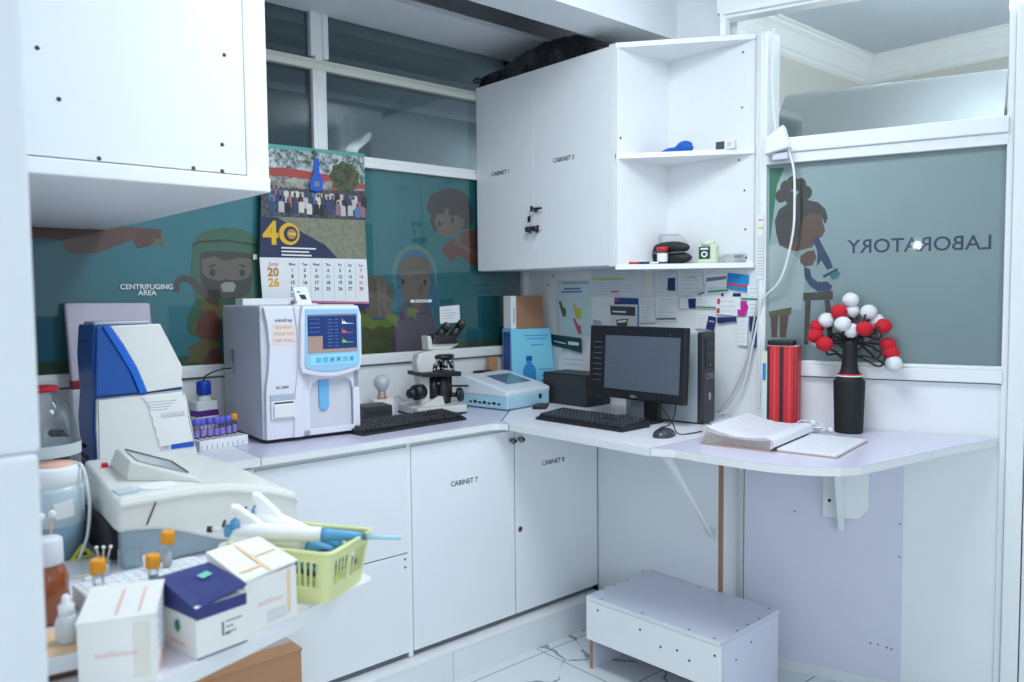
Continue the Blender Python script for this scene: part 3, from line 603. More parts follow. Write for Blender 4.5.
def pp(m, pts):
    K[0] += 1; ph.prism(m, pts, 'y', CY - 0.0003 - K[0] * 0.00012, CY - 0.0002 - K[0] * 0.00012)
pp(noise_mat('printed lawn', (118, 122, 102), (140, 142, 122), 60), [(1.3511,1.7677),(1.817,1.7896),(1.8214,1.6064),(1.3423,1.6035)])
pp(noise_mat('printed trees and sky', (196, 206, 212), (66, 86, 72), 38), [(1.3647,2.0296),(1.8191,2.0423),(1.8195,1.9005),(1.3565,1.8833)])
pp(noise_mat('printed house wall', (176, 172, 156), (96, 104, 108), 30), [(1.3586,1.9218),(1.8199,1.9163),(1.8181,1.8372),(1.3548,1.8256)])
pp(fmat('printed red roof', (172, 74, 70)), [(1.3605,1.9527),(1.4684,1.9592),(1.6552,1.9487),(1.6729,1.9217),(1.4674,1.9239),(1.3596,1.9239)]); pp(MATS['printed red roof'], [(1.6636,1.9148),(1.8201,1.9237),(1.8196,1.9047),(1.6629,1.8903)])
pp(noise_mat('printed palm crown', (52, 66, 46), (92, 96, 62), 50), [(1.725 + 0.063 * math.cos(t * PI / 9) * (1 + .18 * (t % 2)), 1.945 + 0.058 * math.sin(t * PI / 9) * (1 + .18 * (t % 2))) for t in range(18)])
pp(noise_mat('printed crowd', (40, 44, 54), (96, 96, 104), 75), [(1.3562,1.8737),(1.8194,1.8953),(1.819,1.7717),(1.352,1.763)])
pcols = [fmat('printed shirt %d' % k, c) for k, c in enumerate(((60, 66, 96), (190, 186, 190), (84, 120, 170), (40, 44, 52), (150, 110, 120), (210, 206, 196), (52, 78, 120)))]
PFACE = fmat('printed face', (92, 66, 56))
xs0, xs1 = 1.385, 1.828
for row, (zz, n_, h_) in enumerate(((1.882, 20, 0.055), (1.862, 18, 0.05), (1.838, 14, 0.05))):
    for k in range(n_):
        x_ = xs0 + (xs1 - xs0) * (k + 0.5 + 0.2 * rnd.uniform(-1, 1)) / n_; z_ = zz - 0.005 + rnd.uniform(-.004, .004)
        ph.prism(pcols[rnd.randrange(7)], [(x_ - 0.012, z_ - h_), (x_ + 0.012, z_ - h_), (x_ + 0.012, z_ - 0.012), (x_ + 0.006, z_ - .006), (x_ - 0.006, z_ - .006), (x_ - 0.012, z_ - .012)], 'y', CY - 0.0020 - row * 0.0003, CY - 0.0019 - row * 0.0003)
        ph.prism(PFACE, ell(x_, z_ + 0.001, 0.0058, 0.0075, 8), 'y', CY - 0.0021 - row * 0.0003, CY - 0.0020 - row * 0.0003)
pp(fmat('printed night blue corner', (44, 52, 84)), [(1.351,1.7629),(1.4209,1.762),(1.5047,1.717),(1.6252,1.6614),(1.6814,1.6074),(1.3423,1.6035)])
ph.make('photograph', cal)
GOLD = fmat('gold print', (226, 178, 44)); GOLD2 = fmat('dark gold print', (190, 140, 40))
b_ = MB(); yy = CY - 0.0032
c0 = (1.3839,1.695); b_.text(GOLD, '4', 0.125, at(c0[0] + 0.006, yy, c0[1]), bold=0.004)
c0 = (1.468,1.6986); b_.prism(GOLD, ell(c0[0], c0[1], 0.044, 0.044, 28), 'y', yy, yy + 0.0003); b_.prism(MATS['printed night blue corner'], ell(c0[0] + 0.006, c0[1], 0.030, 0.031, 24), 'y', yy - 0.0003, yy); b_.prism(GOLD2, ell(c0[0] + 0.010, c0[1], 0.020, 0.020, 20), 'y', yy - 0.0005, yy - 0.0003)
b_.text(PAPER, 'YEARS', 0.012, at(c0[0] + 0.012, yy - 0.0007, c0[1]))
for k in range(3):
    c0 = (1.4326,1.6459); b_.box(PAPER, c0[0], c0[0] + (0.15, 0.12, 0.13)[k], yy, yy + 0.0003, c0[1] - 0.006 - k * 0.014, c0[1] - k * 0.014)
b_.make('anniversary_emblem', cal)
b_ = MB(); yy = CY - 0.0006
RI = fmat('red print', (206, 64, 84))
c0 = (1.3972,1.5782); b_.text(RI, 'June', 0.024, at(c0[0], yy, c0[1]), shear=0.3)
c0 = (1.3963,1.5449); b_.text(GOLD2, '20', 0.046, at(c0[0], yy, c0[1]), bold=0.0018); b_.text(GOLD, '26', 0.046, at(c0[0] + 0.002, yy, c0[1] - 0.041), bold=0.0018)
cols_ = [p[0] for p in [(1.478,1.5292),(1.5324,1.5296),(1.5834,1.5289),(1.6367,1.5293),(1.6924,1.5298),(1.7396,1.5291),(1.7927,1.5294)]]
rows_ = [p[1] for p in [(1.5847,1.5788),(1.5841,1.5554),(1.5835,1.53),(1.5828,1.5055),(1.5822,1.48),(1.5815,1.4556)]]
b_.make('month_lettering', cal); b_ = MB()
for k, d_ in enumerate(('Mon', 'Tue', 'Wed', 'Thu', 'Fri', 'Sat', 'Sun')): b_.text(RI if k == 6 else INK, d_, 0.0150, at(cols_[k], yy, rows_[0]), bold=0.0004)
for d_ in range(1, 31):
    k = (d_ - 1) % 7; b_.text(RI if k == 6 or d_ == 1 else INK, str(d_), 0.0195, at(cols_[k], yy, rows_[1 + (d_ - 1) // 7]), bold=0.0006)
for k in range(6): xm = (cols_[k] + cols_[k + 1]) / 2; b_.box(GREYINK, xm - 0.0004, xm + 0.0004, yy, yy + 0.0003, rows_[5] - 0.02, rows_[0] + 0.012)
b_.make('date_lettering', cal)
b_ = MB(); b_.prism(fmat('wire binding', (90, 170, 160)), [(1.3651,2.0449),(1.8193,2.0518),(1.8191,2.0402),(1.3647,2.0286)], 'y', CY - 0.003, CY + 0.003); b_.make('binding', cal)
# blue strap
b_ = MB(); BL2 = mat('blue rubber strap', (28, 92, 200), 0.45)
b_.prism(BL2, [(1.5816,2.0053),(1.5995,2.0082),(1.6003,1.9522),(1.6151,1.9183),(1.612,1.8828),(1.5916,1.8732),(1.5585,1.8786),(1.5571,1.9104),(1.5757,1.9449)], 'y', 2.980, 2.984, bev=0.001); b_.prism(fmat('strap opening', (120, 126, 128)), [(1.5733,1.9144),(1.5978,1.9155),(1.5995,1.8956),(1.5728,1.8934)], 'y', 2.9785, 2.9798)
c0 = (1.5797,2.0316); b_.cyl(STEEL, (c0[0], 2.980, c0[1]), (c0[0], 2.994, c0[1]), 0.007)
tag(b_.make('rubber_strap'), 'blue looped strap hanging over the calendar photograph', 'strap')

# ---- papers on the notice board
PB = [0]
def paper(name, label, cat, pts, m=PAPER, prints=(), lines=None, lift=0.0):
    PB[0] += 1; x1 = XB - 0.0006 - PB[0] * 0.0005 - lift
    mb = MB(); mb.prism(m, pts, 'x', x1 - 0.0004, x1); k = 0
    for pm, q in prints: k += 1; mb.prism(pm, q, 'x', x1 - 0.0005 - k * 0.0001, x1 - 0.0004)
    if lines:
        ys = [p[0] for p in pts]; zs = [p[1] for p in pts]; y0, y1, z0, z1 = min(ys), max(ys), min(zs), max(zs); n_, lm = lines
        for j in range(n_):
            zz = z1 - (j + 1) * (z1 - z0) / (n_ + 1); a = y1 - 0.15 * (y1 - y0); b = y0 + (0.12 + 0.3 * rnd.random()) * (y1 - y0)
            mb.prism(lm, [(a, zz), (b, zz), (b, zz + 0.0016), (a, zz + 0.0016)], 'x', x1 - 0.00047, x1 - 0.0004)
    return tag(mb.make(name), label, cat, 'papers on the notice wall')
PG = fmat('grey toned paper', (214, 220, 226)); PBEI = fmat('cream paper', (222, 222, 216)); PCY = fmat('pale cyan paper', (205, 226, 234)); LNK = fmat('faint ink', (168, 176, 190)); DGRN = fmat('dark green print', (24, 74, 76)); MAG = fmat('magenta tag', (196, 44, 150)); GRN = fmat('green strip', (36, 140, 96)); CYB = fmat('bright blue card', (32, 138, 206)); ORED = fmat('warm red print', (206, 66, 66)); YEL = fmat('yellow marker', (206, 206, 90)); OLV = fmat('olive print', (104, 110, 84)); SLT = fmat('slate print', (66, 74, 80))
Q = 'notice_paper'
paper(Q, 'plain white sheet at the top left corner of the notice wall', 'notice', [(2.9212,1.5671),(2.7978,1.5637),(2.7952,1.4582),(2.9195,1.4612)], PAPER, [(GREYINK, [(2.8388,1.5455),(2.8263,1.5452),(2.8264,1.5365),(2.8389,1.5367)]), (GREYINK, [(2.8771,1.4999),(2.8662,1.4997),(2.8663,1.4909),(2.8771,1.491)])])
paper(Q, 'tall pale poster with olive, yellow and red tool drawings on the notice wall', 'poster', [(2.8062,1.5174),(2.5804,1.5142),(2.5736,1.2507),(2.7846,1.2512)], PCY,
      [(fmat('poster grey band', (176, 184, 188)), [(2.7694,1.5093),(2.5951,1.5085),(2.5951,1.4966),(2.7695,1.4969)]), (fmat('poster blue line', (86, 130, 190)), [(2.7549,1.4782),(2.6462,1.4793),(2.6463,1.4709),(2.7549,1.4696)]), (GREYINK, [(2.7724,1.4636),(2.6364,1.4648),(2.6364,1.4564),(2.7724,1.455)]),
       (OLV, [(2.7938,1.4148),(2.7789,1.4148),(2.7642,1.387),(2.7435,1.3778),(2.7438,1.3408),(2.7664,1.3387)]), (YEL, [(2.6988,1.3995),(2.6869,1.4026),(2.6702,1.3814),(2.6402,1.3786),(2.6388,1.3333),(2.6756,1.3302)]), (fmat('poster salmon', (206, 100, 104)), [(2.6976,1.3323),(2.684,1.3338),(2.6657,1.3037),(2.644,1.2969),(2.6409,1.2576),(2.6626,1.2575)]), (fmat('poster mint', (196, 226, 214)), [(2.6365,1.4359),(2.5873,1.4357),(2.5846,1.3342),(2.6338,1.3334)])])
paper(Q, 'wide ruled sheet with a yellow highlighted line on the notice wall', 'notice', [(2.5738,1.5603),(2.2585,1.5513),(2.2585,1.4333),(2.5768,1.4356)], PG, [(YEL, [(2.5675,1.5234),(2.3785,1.5194),(2.3785,1.5114),(2.5675,1.5139)]), (fmat('pink word', (206, 110, 150)), [(2.4544,1.463),(2.4056,1.4637),(2.4056,1.4545),(2.4544,1.4537)])], (9, LNK))
paper(Q, 'narrow cream sheet right of the wide ruled sheet', 'notice', [(2.2578,1.5429),(2.206,1.5415),(2.2045,1.4369),(2.2578,1.4366)], PBEI)
paper(Q, 'blank white sheet behind the top left of the monitor', 'notice', [(2.576,1.4321),(2.4544,1.4317),(2.4549,1.2779),(2.5719,1.2746)], PAPER, [(LNK, [(2.5652,1.3285),(2.5172,1.3234),(2.5094,1.3059),(2.5653,1.3047)])])
paper('card', 'dark blue card with a red end above the black banded card', 'card', [(2.433,1.4316),(2.2935,1.4278),(2.2921,1.3997),(2.4315,1.4015)], fmat('navy blue card', (30, 74, 130)), [(ORED, [(2.4315,1.4293),(2.4026,1.4286),(2.4027,1.4154),(2.4307,1.416)])])
paper('card', 'white card with a slate band and a small sketch, above the monitor', 'card', [(2.4592,1.4003),(2.2878,1.3963),(2.2878,1.2967),(2.4548,1.2954)], PBEI, [(SLT, [(2.4576,1.3933),(2.3095,1.3895),(2.3095,1.3488),(2.4547,1.3526)]), (PAPER, [(2.4431,1.3713),(2.3638,1.3697),(2.3638,1.3629),(2.4423,1.3643)]), (SLT, [(2.421,1.3299),(2.3505,1.3379),(2.3565,1.3001),(2.415,1.2987)]), (PAPER, [(2.4134,1.3254),(2.3579,1.3321),(2.3609,1.3206),(2.4104,1.3162)]), (fmat('blue edge', (60, 140, 200)), [(2.2964,1.3952),(2.2878,1.3952),(2.2878,1.2973),(2.2964,1.297)])])
paper(Q, 'small printed slip right of the slate banded card', 'notice', [(2.2863,1.4278),(2.1975,1.4308),(2.1974,1.3194),(2.2849,1.3187)], PAPER, [(GREYINK, [(2.282,1.3188),(2.1987,1.3216),(2.1987,1.3183),(2.282,1.3154)])], (9, LNK))
paper(Q, 'white sheet with a grey bar, directly above the monitor centre', 'notice', [(2.1949,1.4307),(2.0767,1.434),(2.0733,1.3317),(2.1947,1.3263)], PAPER, [(GREYINK, [(2.1915,1.3429),(2.087,1.3458),(2.087,1.3358),(2.1915,1.3327)])], (7, LNK))
paper(Q, 'white form with a navy tag below the shelf centre', 'notice', [(2.2014,1.5412),(2.0846,1.5393),(2.0843,1.4452),(2.2013,1.4383)], PG, [(NAVY, [(2.129,1.513),(2.0906,1.5147),(2.0904,1.4577),(2.132,1.4605)])], (6, LNK))
paper(Q, 'tilted white leaflet between the navy tagged form and the green strip', 'notice', [(2.0785,1.5299),(1.9605,1.5347),(1.9437,1.4665),(2.0346,1.4369),(2.0736,1.434)], PG, [(GREYINK, [(2.0275,1.5133),(1.9799,1.5171),(1.9799,1.5147),(2.0275,1.5109)])], (5, LNK))
paper(Q, 'white slip with a grey band left of the bright blue card', 'notice', [(1.9476,1.526),(1.8362,1.5279),(1.8345,1.474),(1.9401,1.4695)], PAPER, [(GREYINK, [(1.9332,1.5101),(1.8388,1.5162),(1.8387,1.5034),(1.9332,1.4945)])])
paper(Q, 'white label with a navy tag and a green lower edge', 'notice', [(2.0683,1.4265),(1.8851,1.4439),(1.8861,1.3857),(2.0682,1.3845)], PAPER, [(NAVY, [(2.0242,1.4252),(1.9845,1.4276),(1.9843,1.385),(2.0196,1.3848)]), (GRN, [(1.9829,1.3936),(1.8875,1.3928),(1.8875,1.3869),(1.9829,1.3875)])], (4, LNK))
paper('card', 'green edged strip slanting below the bright blue card', 'card', [(1.9774,1.4469),(1.8276,1.4646),(1.8275,1.4541),(1.9744,1.4372)], PAPER, [(GRN, [(1.9258,1.4561),(1.8303,1.4634),(1.8289,1.4552),(1.9258,1.449)]), (NAVY, [(1.9745,1.4445),(1.9429,1.4539),(1.9414,1.4479),(1.973,1.4384)])])
paper('card', 'bright blue card with a red stripe under the shelf end', 'card', [(1.8308,1.5289),(1.7354,1.5161),(1.7413,1.4521),(1.8385,1.4659)], CYB, [(ORED, [(1.8359,1.4893),(1.7415,1.4762),(1.7427,1.4671),(1.8358,1.4787)])])
paper(Q, 'white label with two red flags and a blue top tab', 'notice', [(1.885,1.432),(1.7712,1.4328),(1.7719,1.3552),(1.8845,1.3632)], PAPER, [(ORED, [(1.8794,1.4249),(1.8656,1.4249),(1.8682,1.4024),(1.8806,1.4048)]), (ORED, [(1.8805,1.3858),(1.8681,1.3882),(1.8679,1.3669),(1.8832,1.3667)]), (NAVY, [(1.8616,1.4461),(1.8506,1.446),(1.8505,1.4354),(1.8615,1.4355)]), (NAVY, [(1.8073,1.4469),(1.7714,1.4466),(1.7712,1.4328),(1.8072,1.4329)])], (3, LNK))
paper(Q, 'white printed strip on the right edge of the notice wall with a green line', 'notice', [(1.7415,1.4785),(1.6876,1.4743),(1.6865,1.3559),(1.7405,1.358)], PAPER, [(GRN, [(1.7686,1.4281),(1.6884,1.4256),(1.6884,1.4188),(1.7685,1.4212)])], (7, LNK))
paper('tag', 'magenta paper tag on the notice wall', 'tag', [(1.7724,1.4143),(1.7501,1.4154),(1.7356,1.3936),(1.7419,1.3752),(1.751,1.3682),(1.7509,1.3555),(1.7839,1.3574),(1.7854,1.3829),(1.7708,1.3807)], MAG)
paper(Q, 'small white leaflet left of the tilted purple navy tag', 'notice', [(1.9857,1.3595),(1.9253,1.3639),(1.9221,1.3003),(1.9854,1.3023)], PAPER, (), (5, LNK))
paper('tag', 'purple navy tag tilted beside the small white leaflet', 'tag', [(1.9196,1.3555),(1.8831,1.3501),(1.8939,1.295),(1.9335,1.3012)], NAVY, [(LNK, [(1.9166,1.3376),(1.8913,1.3345),(1.8927,1.3285),(1.918,1.3316)])])
paper('tag', 'wide dark navy tag above the bare patch of the notice wall', 'tag', [(1.8789,1.3502),(1.7891,1.3527),(1.789,1.3341),(1.828,1.3321),(1.8552,1.3257),(1.8774,1.3276)], NAVY)
paper(Q, 'tall white slip below the magenta tag', 'notice', [(1.7838,1.3516),(1.7365,1.35),(1.7394,1.2399),(1.7829,1.241)], PAPER, (), (6, LNK))
paper('tag', 'navy rounded tag at the right edge below the printed strip', 'tag', [(1.7313,1.3512),(1.7184,1.3549),(1.6903,1.3553),(1.691,1.2984),(1.7295,1.2973)], NAVY, [(LNK, [(1.7118,1.3332),(1.6952,1.3336),(1.6951,1.3267),(1.7117,1.3264)])])
paper('tag', 'royal blue tag at the right edge, lowest on the notice wall', 'tag', [(1.7166,1.2954),(1.6935,1.296),(1.6955,1.2343),(1.7148,1.2369)], fmat('royal blue tag', (44, 60, 160)), [(LNK, [(1.7087,1.2727),(1.7035,1.2729),(1.7033,1.2443),(1.7084,1.2441)])])
paper(Q, 'large white sheet on the left of the notice wall above the carton', 'notice', [(2.9288,1.4549),(2.8058,1.454),(2.7881,1.2461),(2.8325,1.2447),(2.8387,1.1537),(2.9208,1.156)], PAPER)
paper('card', 'dark green banner card left of the monitor', 'card', [(2.8368,1.2527),(2.6308,1.2389),(2.6277,1.1685),(2.8354,1.203)], DGRN, [(PAPER, [(2.7185,1.2217),(2.6482,1.2181),(2.6483,1.2029),(2.7186,1.2051)]), (PAPER, [(2.8185,1.2219),(2.7365,1.2121),(2.7365,1.2069),(2.8185,1.2167)])])
paper(Q, 'pale sheet below the dark green banner card', 'notice', [(2.8844,1.1983),(2.7547,1.1855),(2.7738,1.0705),(2.8933,1.0692)], PCY)
paper(Q, 'white bordered form beside the monitor edge above the black box', 'notice', [(2.7731,1.1562),(2.5935,1.1601),(2.6008,1.0693),(2.7884,1.0669)], PAPER, [(LNK, [(2.7515,1.134),(2.6141,1.1364),(2.6141,1.1339),(2.7515,1.1314)]), (LNK, [(2.7517,1.1108),(2.6143,1.1138),(2.6143,1.1112),(2.7517,1.1082)])])
mb = MB(); mb.box(PAPER, 2.7515, 2.7525, 1.662, 1.688, 1.50, 1.745); mb.box(YEL, 2.751, 2.7515, 1.665, 1.685, 1.690, 1.698); mb.box(RED, 2.751, 2.7515, 1.666, 1.684, 1.722, 1.726)
for k in range(14): mb.box(LNK, 2.751, 2.7515, 1.665, 1.686, 1.515 + k * 0.011, 1.518 + k * 0.011)
tag(mb.make('post_label'), 'narrow printed label strip with a yellow mark on the white post', 'label')

# ================================================================== INSTRUMENTS ON THE BACK WORKTOP
IVORY = mat('ivory instrument plastic', (228, 229, 226), 0.38, var=0.02); GREYP = mat('light grey instrument plastic', (206, 208, 216), 0.4, var=0.02)
LGREY = mat('pale grey moulding', (222, 222, 232), 0.4, var=0.02); SKYB = mat('sky blue bezel', (150, 198, 232), 0.35, var=0.02); PROBE = mat('blue probe cover', (110, 178, 224), 0.3)
# --- haematology analyser
HA = thing('blood_analyser', 'boxy white blood analyser with blue framed screen, below the calendar', 'laboratory analyser', (1.150, 2.568, ZC), R(-3.8))
W_, D_, H_ = 0.357, 0.40, 0.470
b = MB(); b.box(GREYP, 0.0, W_, 0.014, D_, 0.012, H_, bev=0.008); b.box(BLACK, 0.01, W_ - .01, 0.02, D_ - 0.02, 0.0, 0.014)
b.box(GREYINK, -0.001, 0.0, 0.02, 0.0225, 0.02, H_ - 0.01)
b.box(CLEAR, -0.012, 0.0, 0.28, 0.31, 0.22, 0.31, bev=0.003)
b.make('body', HA)
# left front panel, gently waved edge
wv = [(0.008, 0.014), (0.132, 0.014), (0.132, H_ - 0.006), (0.008, H_ - 0.006), (0.020, 0.40), (0.026, 0.33), (0.020, 0.25), (0.010, 0.19), (0.008, 0.12)]
b = MB(); b.prism(LGREY, wv, 'y', -0.004, 0.016, bev=0.003)
b.prism(LGREY, [(0.10, 0.014), (0.138, 0.014), (0.138, H_ - .004), (0.11, H_ - .004), (0.122, 0.38), (0.122, 0.26), (0.108, 0.16)], 'y', -0.012, 0.0, bev=0.004)
b.make('left_front_panel', HA)
b = MB(); b.box(mat('cream sticker', (228, 214, 206), 0.6), 0.036, 0.116, -0.0052, -0.004, 0.335, 0.408)
ST = mat('sticker red ink', (196, 110, 96), 0.6)
for k, t in enumerate(('DO NOT', 'POUR ON', 'THE WALL')): b.text(ST, t, 0.015, at(0.076, -0.0056, 0.395 - k * 0.0225), bold=0.0)
b.make('warning_sticker', HA)
b = MB(); b.text(INK, 'mindray', 0.019, at(0.076, -0.0046, 0.419), bold=0.0002); b.make('lettering', HA)
b = MB(); b.text(INK, 'BC-2800', 0.0125, at(0.066, -0.0046, 0.190), bold=0.0002); b.make('model_lettering', HA)
pr = MB(); pr.box(mat('printer grey', (176, 184, 198), 0.4), 0.022, 0.112, -0.010, -0.003, 0.146, 0.168, bev=0.002); pr.box(LGREY, 0.022, 0.112, -0.012, -0.003, 0.082, 0.146, bev=0.003); o = pr.make('printer', HA)
pr = MB(); pr.box(IVORY, 0.030, 0.104, -0.019, -0.010, 0.088, 0.136, bev=0.003); pr.box(BLACK, 0.034, 0.10, -0.0135, -0.012, 0.136, 0.141); pr.make('paper_flap', o)
# right side with screen housing and sampling recess
b = MB()
b.box(LGREY, 0.138, 0.166, -0.004, 0.016, 0.014, 0.235, bev=0.003); b.box(LGREY, 0.330, W_, -0.004, 0.016, 0.014, 0.235, bev=0.003); b.box(LGREY, 0.138, W_, -0.004, 0.016, 0.014, 0.035, bev=0.003)
b.prism(LGREY, [(0.14, 0.236), (0.14, 0.17), (0.166, 0.17), (0.176, 0.196), (0.20, 0.208), (0.30, 0.208), (0.322, 0.196), (0.330, 0.17), (W_, 0.17), (W_, 0.236)], 'y', -0.004, 0.016, bev=0.002)
b.make('right_front_panel', HA)
b = MB(); b.box(mat('recess lilac', (206, 206, 226), 0.45), 0.15, 0.345, 0.05, 0.056, 0.02, 0.24); b.box(MATS['recess lilac'], 0.15, 0.345, 0.0, 0.052, 0.03, 0.036); b.box(MATS['recess lilac'], 0.162, 0.166, 0.0, 0.052, 0.03, 0.22); b.box(MATS['recess lilac'], 0.33, 0.334, 0.0, 0.052, 0.03, 0.22); b.make('sampling_recess', HA)
b = MB(); b.prism(PROBE, [(0.204, 0.225)] + ell(0.223, 0.115, 0.019, 0.02, 8, 180, 360) + [(0.242, 0.225)], 'y', 0.006, 0.030, bev=0.003); b.make('sample_probe', HA)
hp = [(0.134, H_ - 0.002), (0.127, 0.42), (0.122, 0.262)] + [(0.128 + 0.218 * k / 8, 0.236 - 0.020 * math.sin(PI * k / 8)) for k in range(9)] + [(0.356, 0.262), (0.356, 0.43), (0.345, H_ - 0.004)]
b = MB(); b.prism(LGREY, hp, 'y', -0.030, 0.012, bev=0.006); o = b.make('screen_housing', HA)
hp2 = [(0.143, H_ - 0.014), (0.137, 0.265)] + [(0.142 + 0.196 * k / 8, 0.252 - 0.016 * math.sin(PI * k / 8)) for k in range(9)] + [(0.345, 0.268), (0.341, H_ - 0.016)]
b = MB(); b.prism(SKYB, hp2, 'y', -0.034, -0.028, bev=0.002); b.make('bezel', o)
def scr(col, e, name): return mat(name, col, 0.25, var=0.03, emit=e)
b = MB(); SNAVY = scr((18, 44, 104), 0.25, 'analyser screen navy'); b.box(SNAVY, 0.149, 0.334, -0.0352, -0.034, 0.304, 0.437)
b.box(scr((112, 108, 112), 0.25, 'analyser screen bar'), 0.149, 0.334, -0.0354, -0.0352, 0.431, 0.437); b.box(scr((150, 126, 116), 0.3, 'analyser screen tan'), 0.149, 0.203, -0.0356, -0.0352, 0.304, 0.362); b.box(MATS['analyser screen tan'], 0.203, 0.334, -0.0356, -0.0352, 0.304, 0.316)
LB = scr((70, 110, 170), 0.4, 'analyser screen text')
for k in range(9): b.box(LB, 0.222, 0.238 + 0.006 * (k % 2), -0.0356, -0.0352, 0.325 + k * 0.0115, 0.327 + k * 0.0115); b.box(LB, 0.250, 0.262, -0.0356, -0.0352, 0.325 + k * 0.0115, 0.327 + k * 0.0115)
for k in range(4): b.box(LB, 0.154, 0.195, -0.0356, -0.0352, 0.376 + k * 0.015, 0.3775 + k * 0.015)
for k, (cl, z) in enumerate((((210, 214, 220), 0.402), ((190, 100, 90), 0.370), ((120, 190, 70), 0.336))):
    m = scr(cl, 0.15, 'analyser curve %d' % k)
    b.prism(m, [(0.276, z), (0.279, z + 0.020), (0.281, z + 0.007), (0.286, z + 0.011), (0.294, z + 0.003), (0.322, z + 0.001), (0.322, z)], 'y', -0.0356, -0.0352)
b.make('screen', o)
b = MB(); b.prism(mat('keypad cyan', (150, 220, 232), 0.35), rrect(0.156, 0.330, 0.262, 0.296, 0.006), 'y', -0.0352, -0.034)
for k in range(6): b.box(PROBE, 0.178 + k * 0.025, 0.196 + k * 0.025, -0.0362, -0.0352, 0.270, 0.288, bev=0.001)
for k in (2, 3, 5): b.box(INK, 0.184 + k * 0.025, 0.189 + k * 0.025, -0.0366, -0.0362, 0.276, 0.281)
b.make('keypad', o)
# tray and card on top of the analyser
def wpos(root, x, y, z): 
    a = root.rotation_euler.z; l = root.location; return (l.x + x * math.cos(a) - y * math.sin(a), l.y + x * math.sin(a) + y * math.cos(a), l.z + z)
t = MB(); t.box(PAPER, 0.02, 0.20, 0.23, 0.31, 0.0, 0.024, bev=0.002)
tag(t.make('carton', None, wpos(HA, 0, 0, H_), R(-3.8)), 'flat white carton lying on top of the blue screened blood analyser', 'carton')
t = MB(); t.hexa(PAPER, [(0, 0, 0), (0.055, 0, 0), (0.055, 0.03, 0), (0, 0.03, 0)], [(-0.012, 0.012, 0.062), (0.04, 0.012, 0.064), (0.04, 0.016, 0.064), (-0.012, 0.016, 0.062)])
t.hexa(INK, [(0.016, 0.0015, 0.020), (0.036, 0.0015, 0.020), (0.036, 0.0025, 0.020), (0.016, 0.0025, 0.020)], [(0.008, 0.006, 0.036), (0.03, 0.006, 0.036), (0.03, 0.008, 0.036), (0.008, 0.008, 0.036)])
t.hexa(BLUE, [(0.002, 0.006, 0.044), (0.014, 0.006, 0.044), (0.014, 0.007, 0.044), (0.002, 0.007, 0.044)], [(0.001, 0.0075, 0.048), (0.013, 0.0075, 0.048), (0.013, 0.009, 0.048), (0.001, 0.009, 0.048)])
t.box(PAPER, -0.01, 0.075, 0.002, 0.06, -0.0, 0.005)
tag(t.make('tissue_box', None, wpos(HA, 0.155, 0.06, H_), R(-3.8)), 'small white folded card with a black mark standing on the blood analyser', 'card')

# --- reagent bottle with purple band
rb = thing('reagent_bottle', 'white reagent bottle with blue cap and purple band behind the purple capped tubes', 'bottle', (1.075, 2.90, ZC), R(8)); rb.scale = (1, 1, 1.08)
b = MB(); b.prism(PAPER, rrect(-0.042, 0.042, -0.03, 0.03, 0.012), 'z', 0.0, 0.118, bev=0.004); b.lathe(PAPER, [(0.030, 0.115), (0.020, 0.130), (0.020, 0.14)], n=18); b.prism(mat('purple label', (88, 40, 130), 0.5), rrect(-0.0425, 0.0425, -0.0305, 0.0305, 0.012), 'z', 0.068, 0.088)
b.text(GREYINK, '5L', 0.018, at(0.0, -0.031, 0.045)); b.make('body', rb)
b = MB(); b.lathe(mat('blue cap', (22, 70, 180), 0.4), [(0.024, 0.138), (0.024, 0.180), (0.021, 0.184)], n=20)
for k in range(18): b.box(MATS['blue cap'], 0.0235, 0.0252, -0.0015, 0.0015, 0.14, 0.178, M=Matrix.Rotation(k * PI / 9, 4, 'Z'))
b.make('cap', rb)
b = MB(); b.tube(BLACK, [(1.075, 2.90, ZC + 0.198), (1.08, 2.895, ZC + 0.215), (1.11, 2.88, ZC + 0.232), (1.14, 2.87, ZC + 0.24), (1.165, 2.87, ZC + 0.24)], 0.0028); tag(b.make('tubing'), 'thin black tube from the blue capped reagent bottle to the analyser', 'tube')

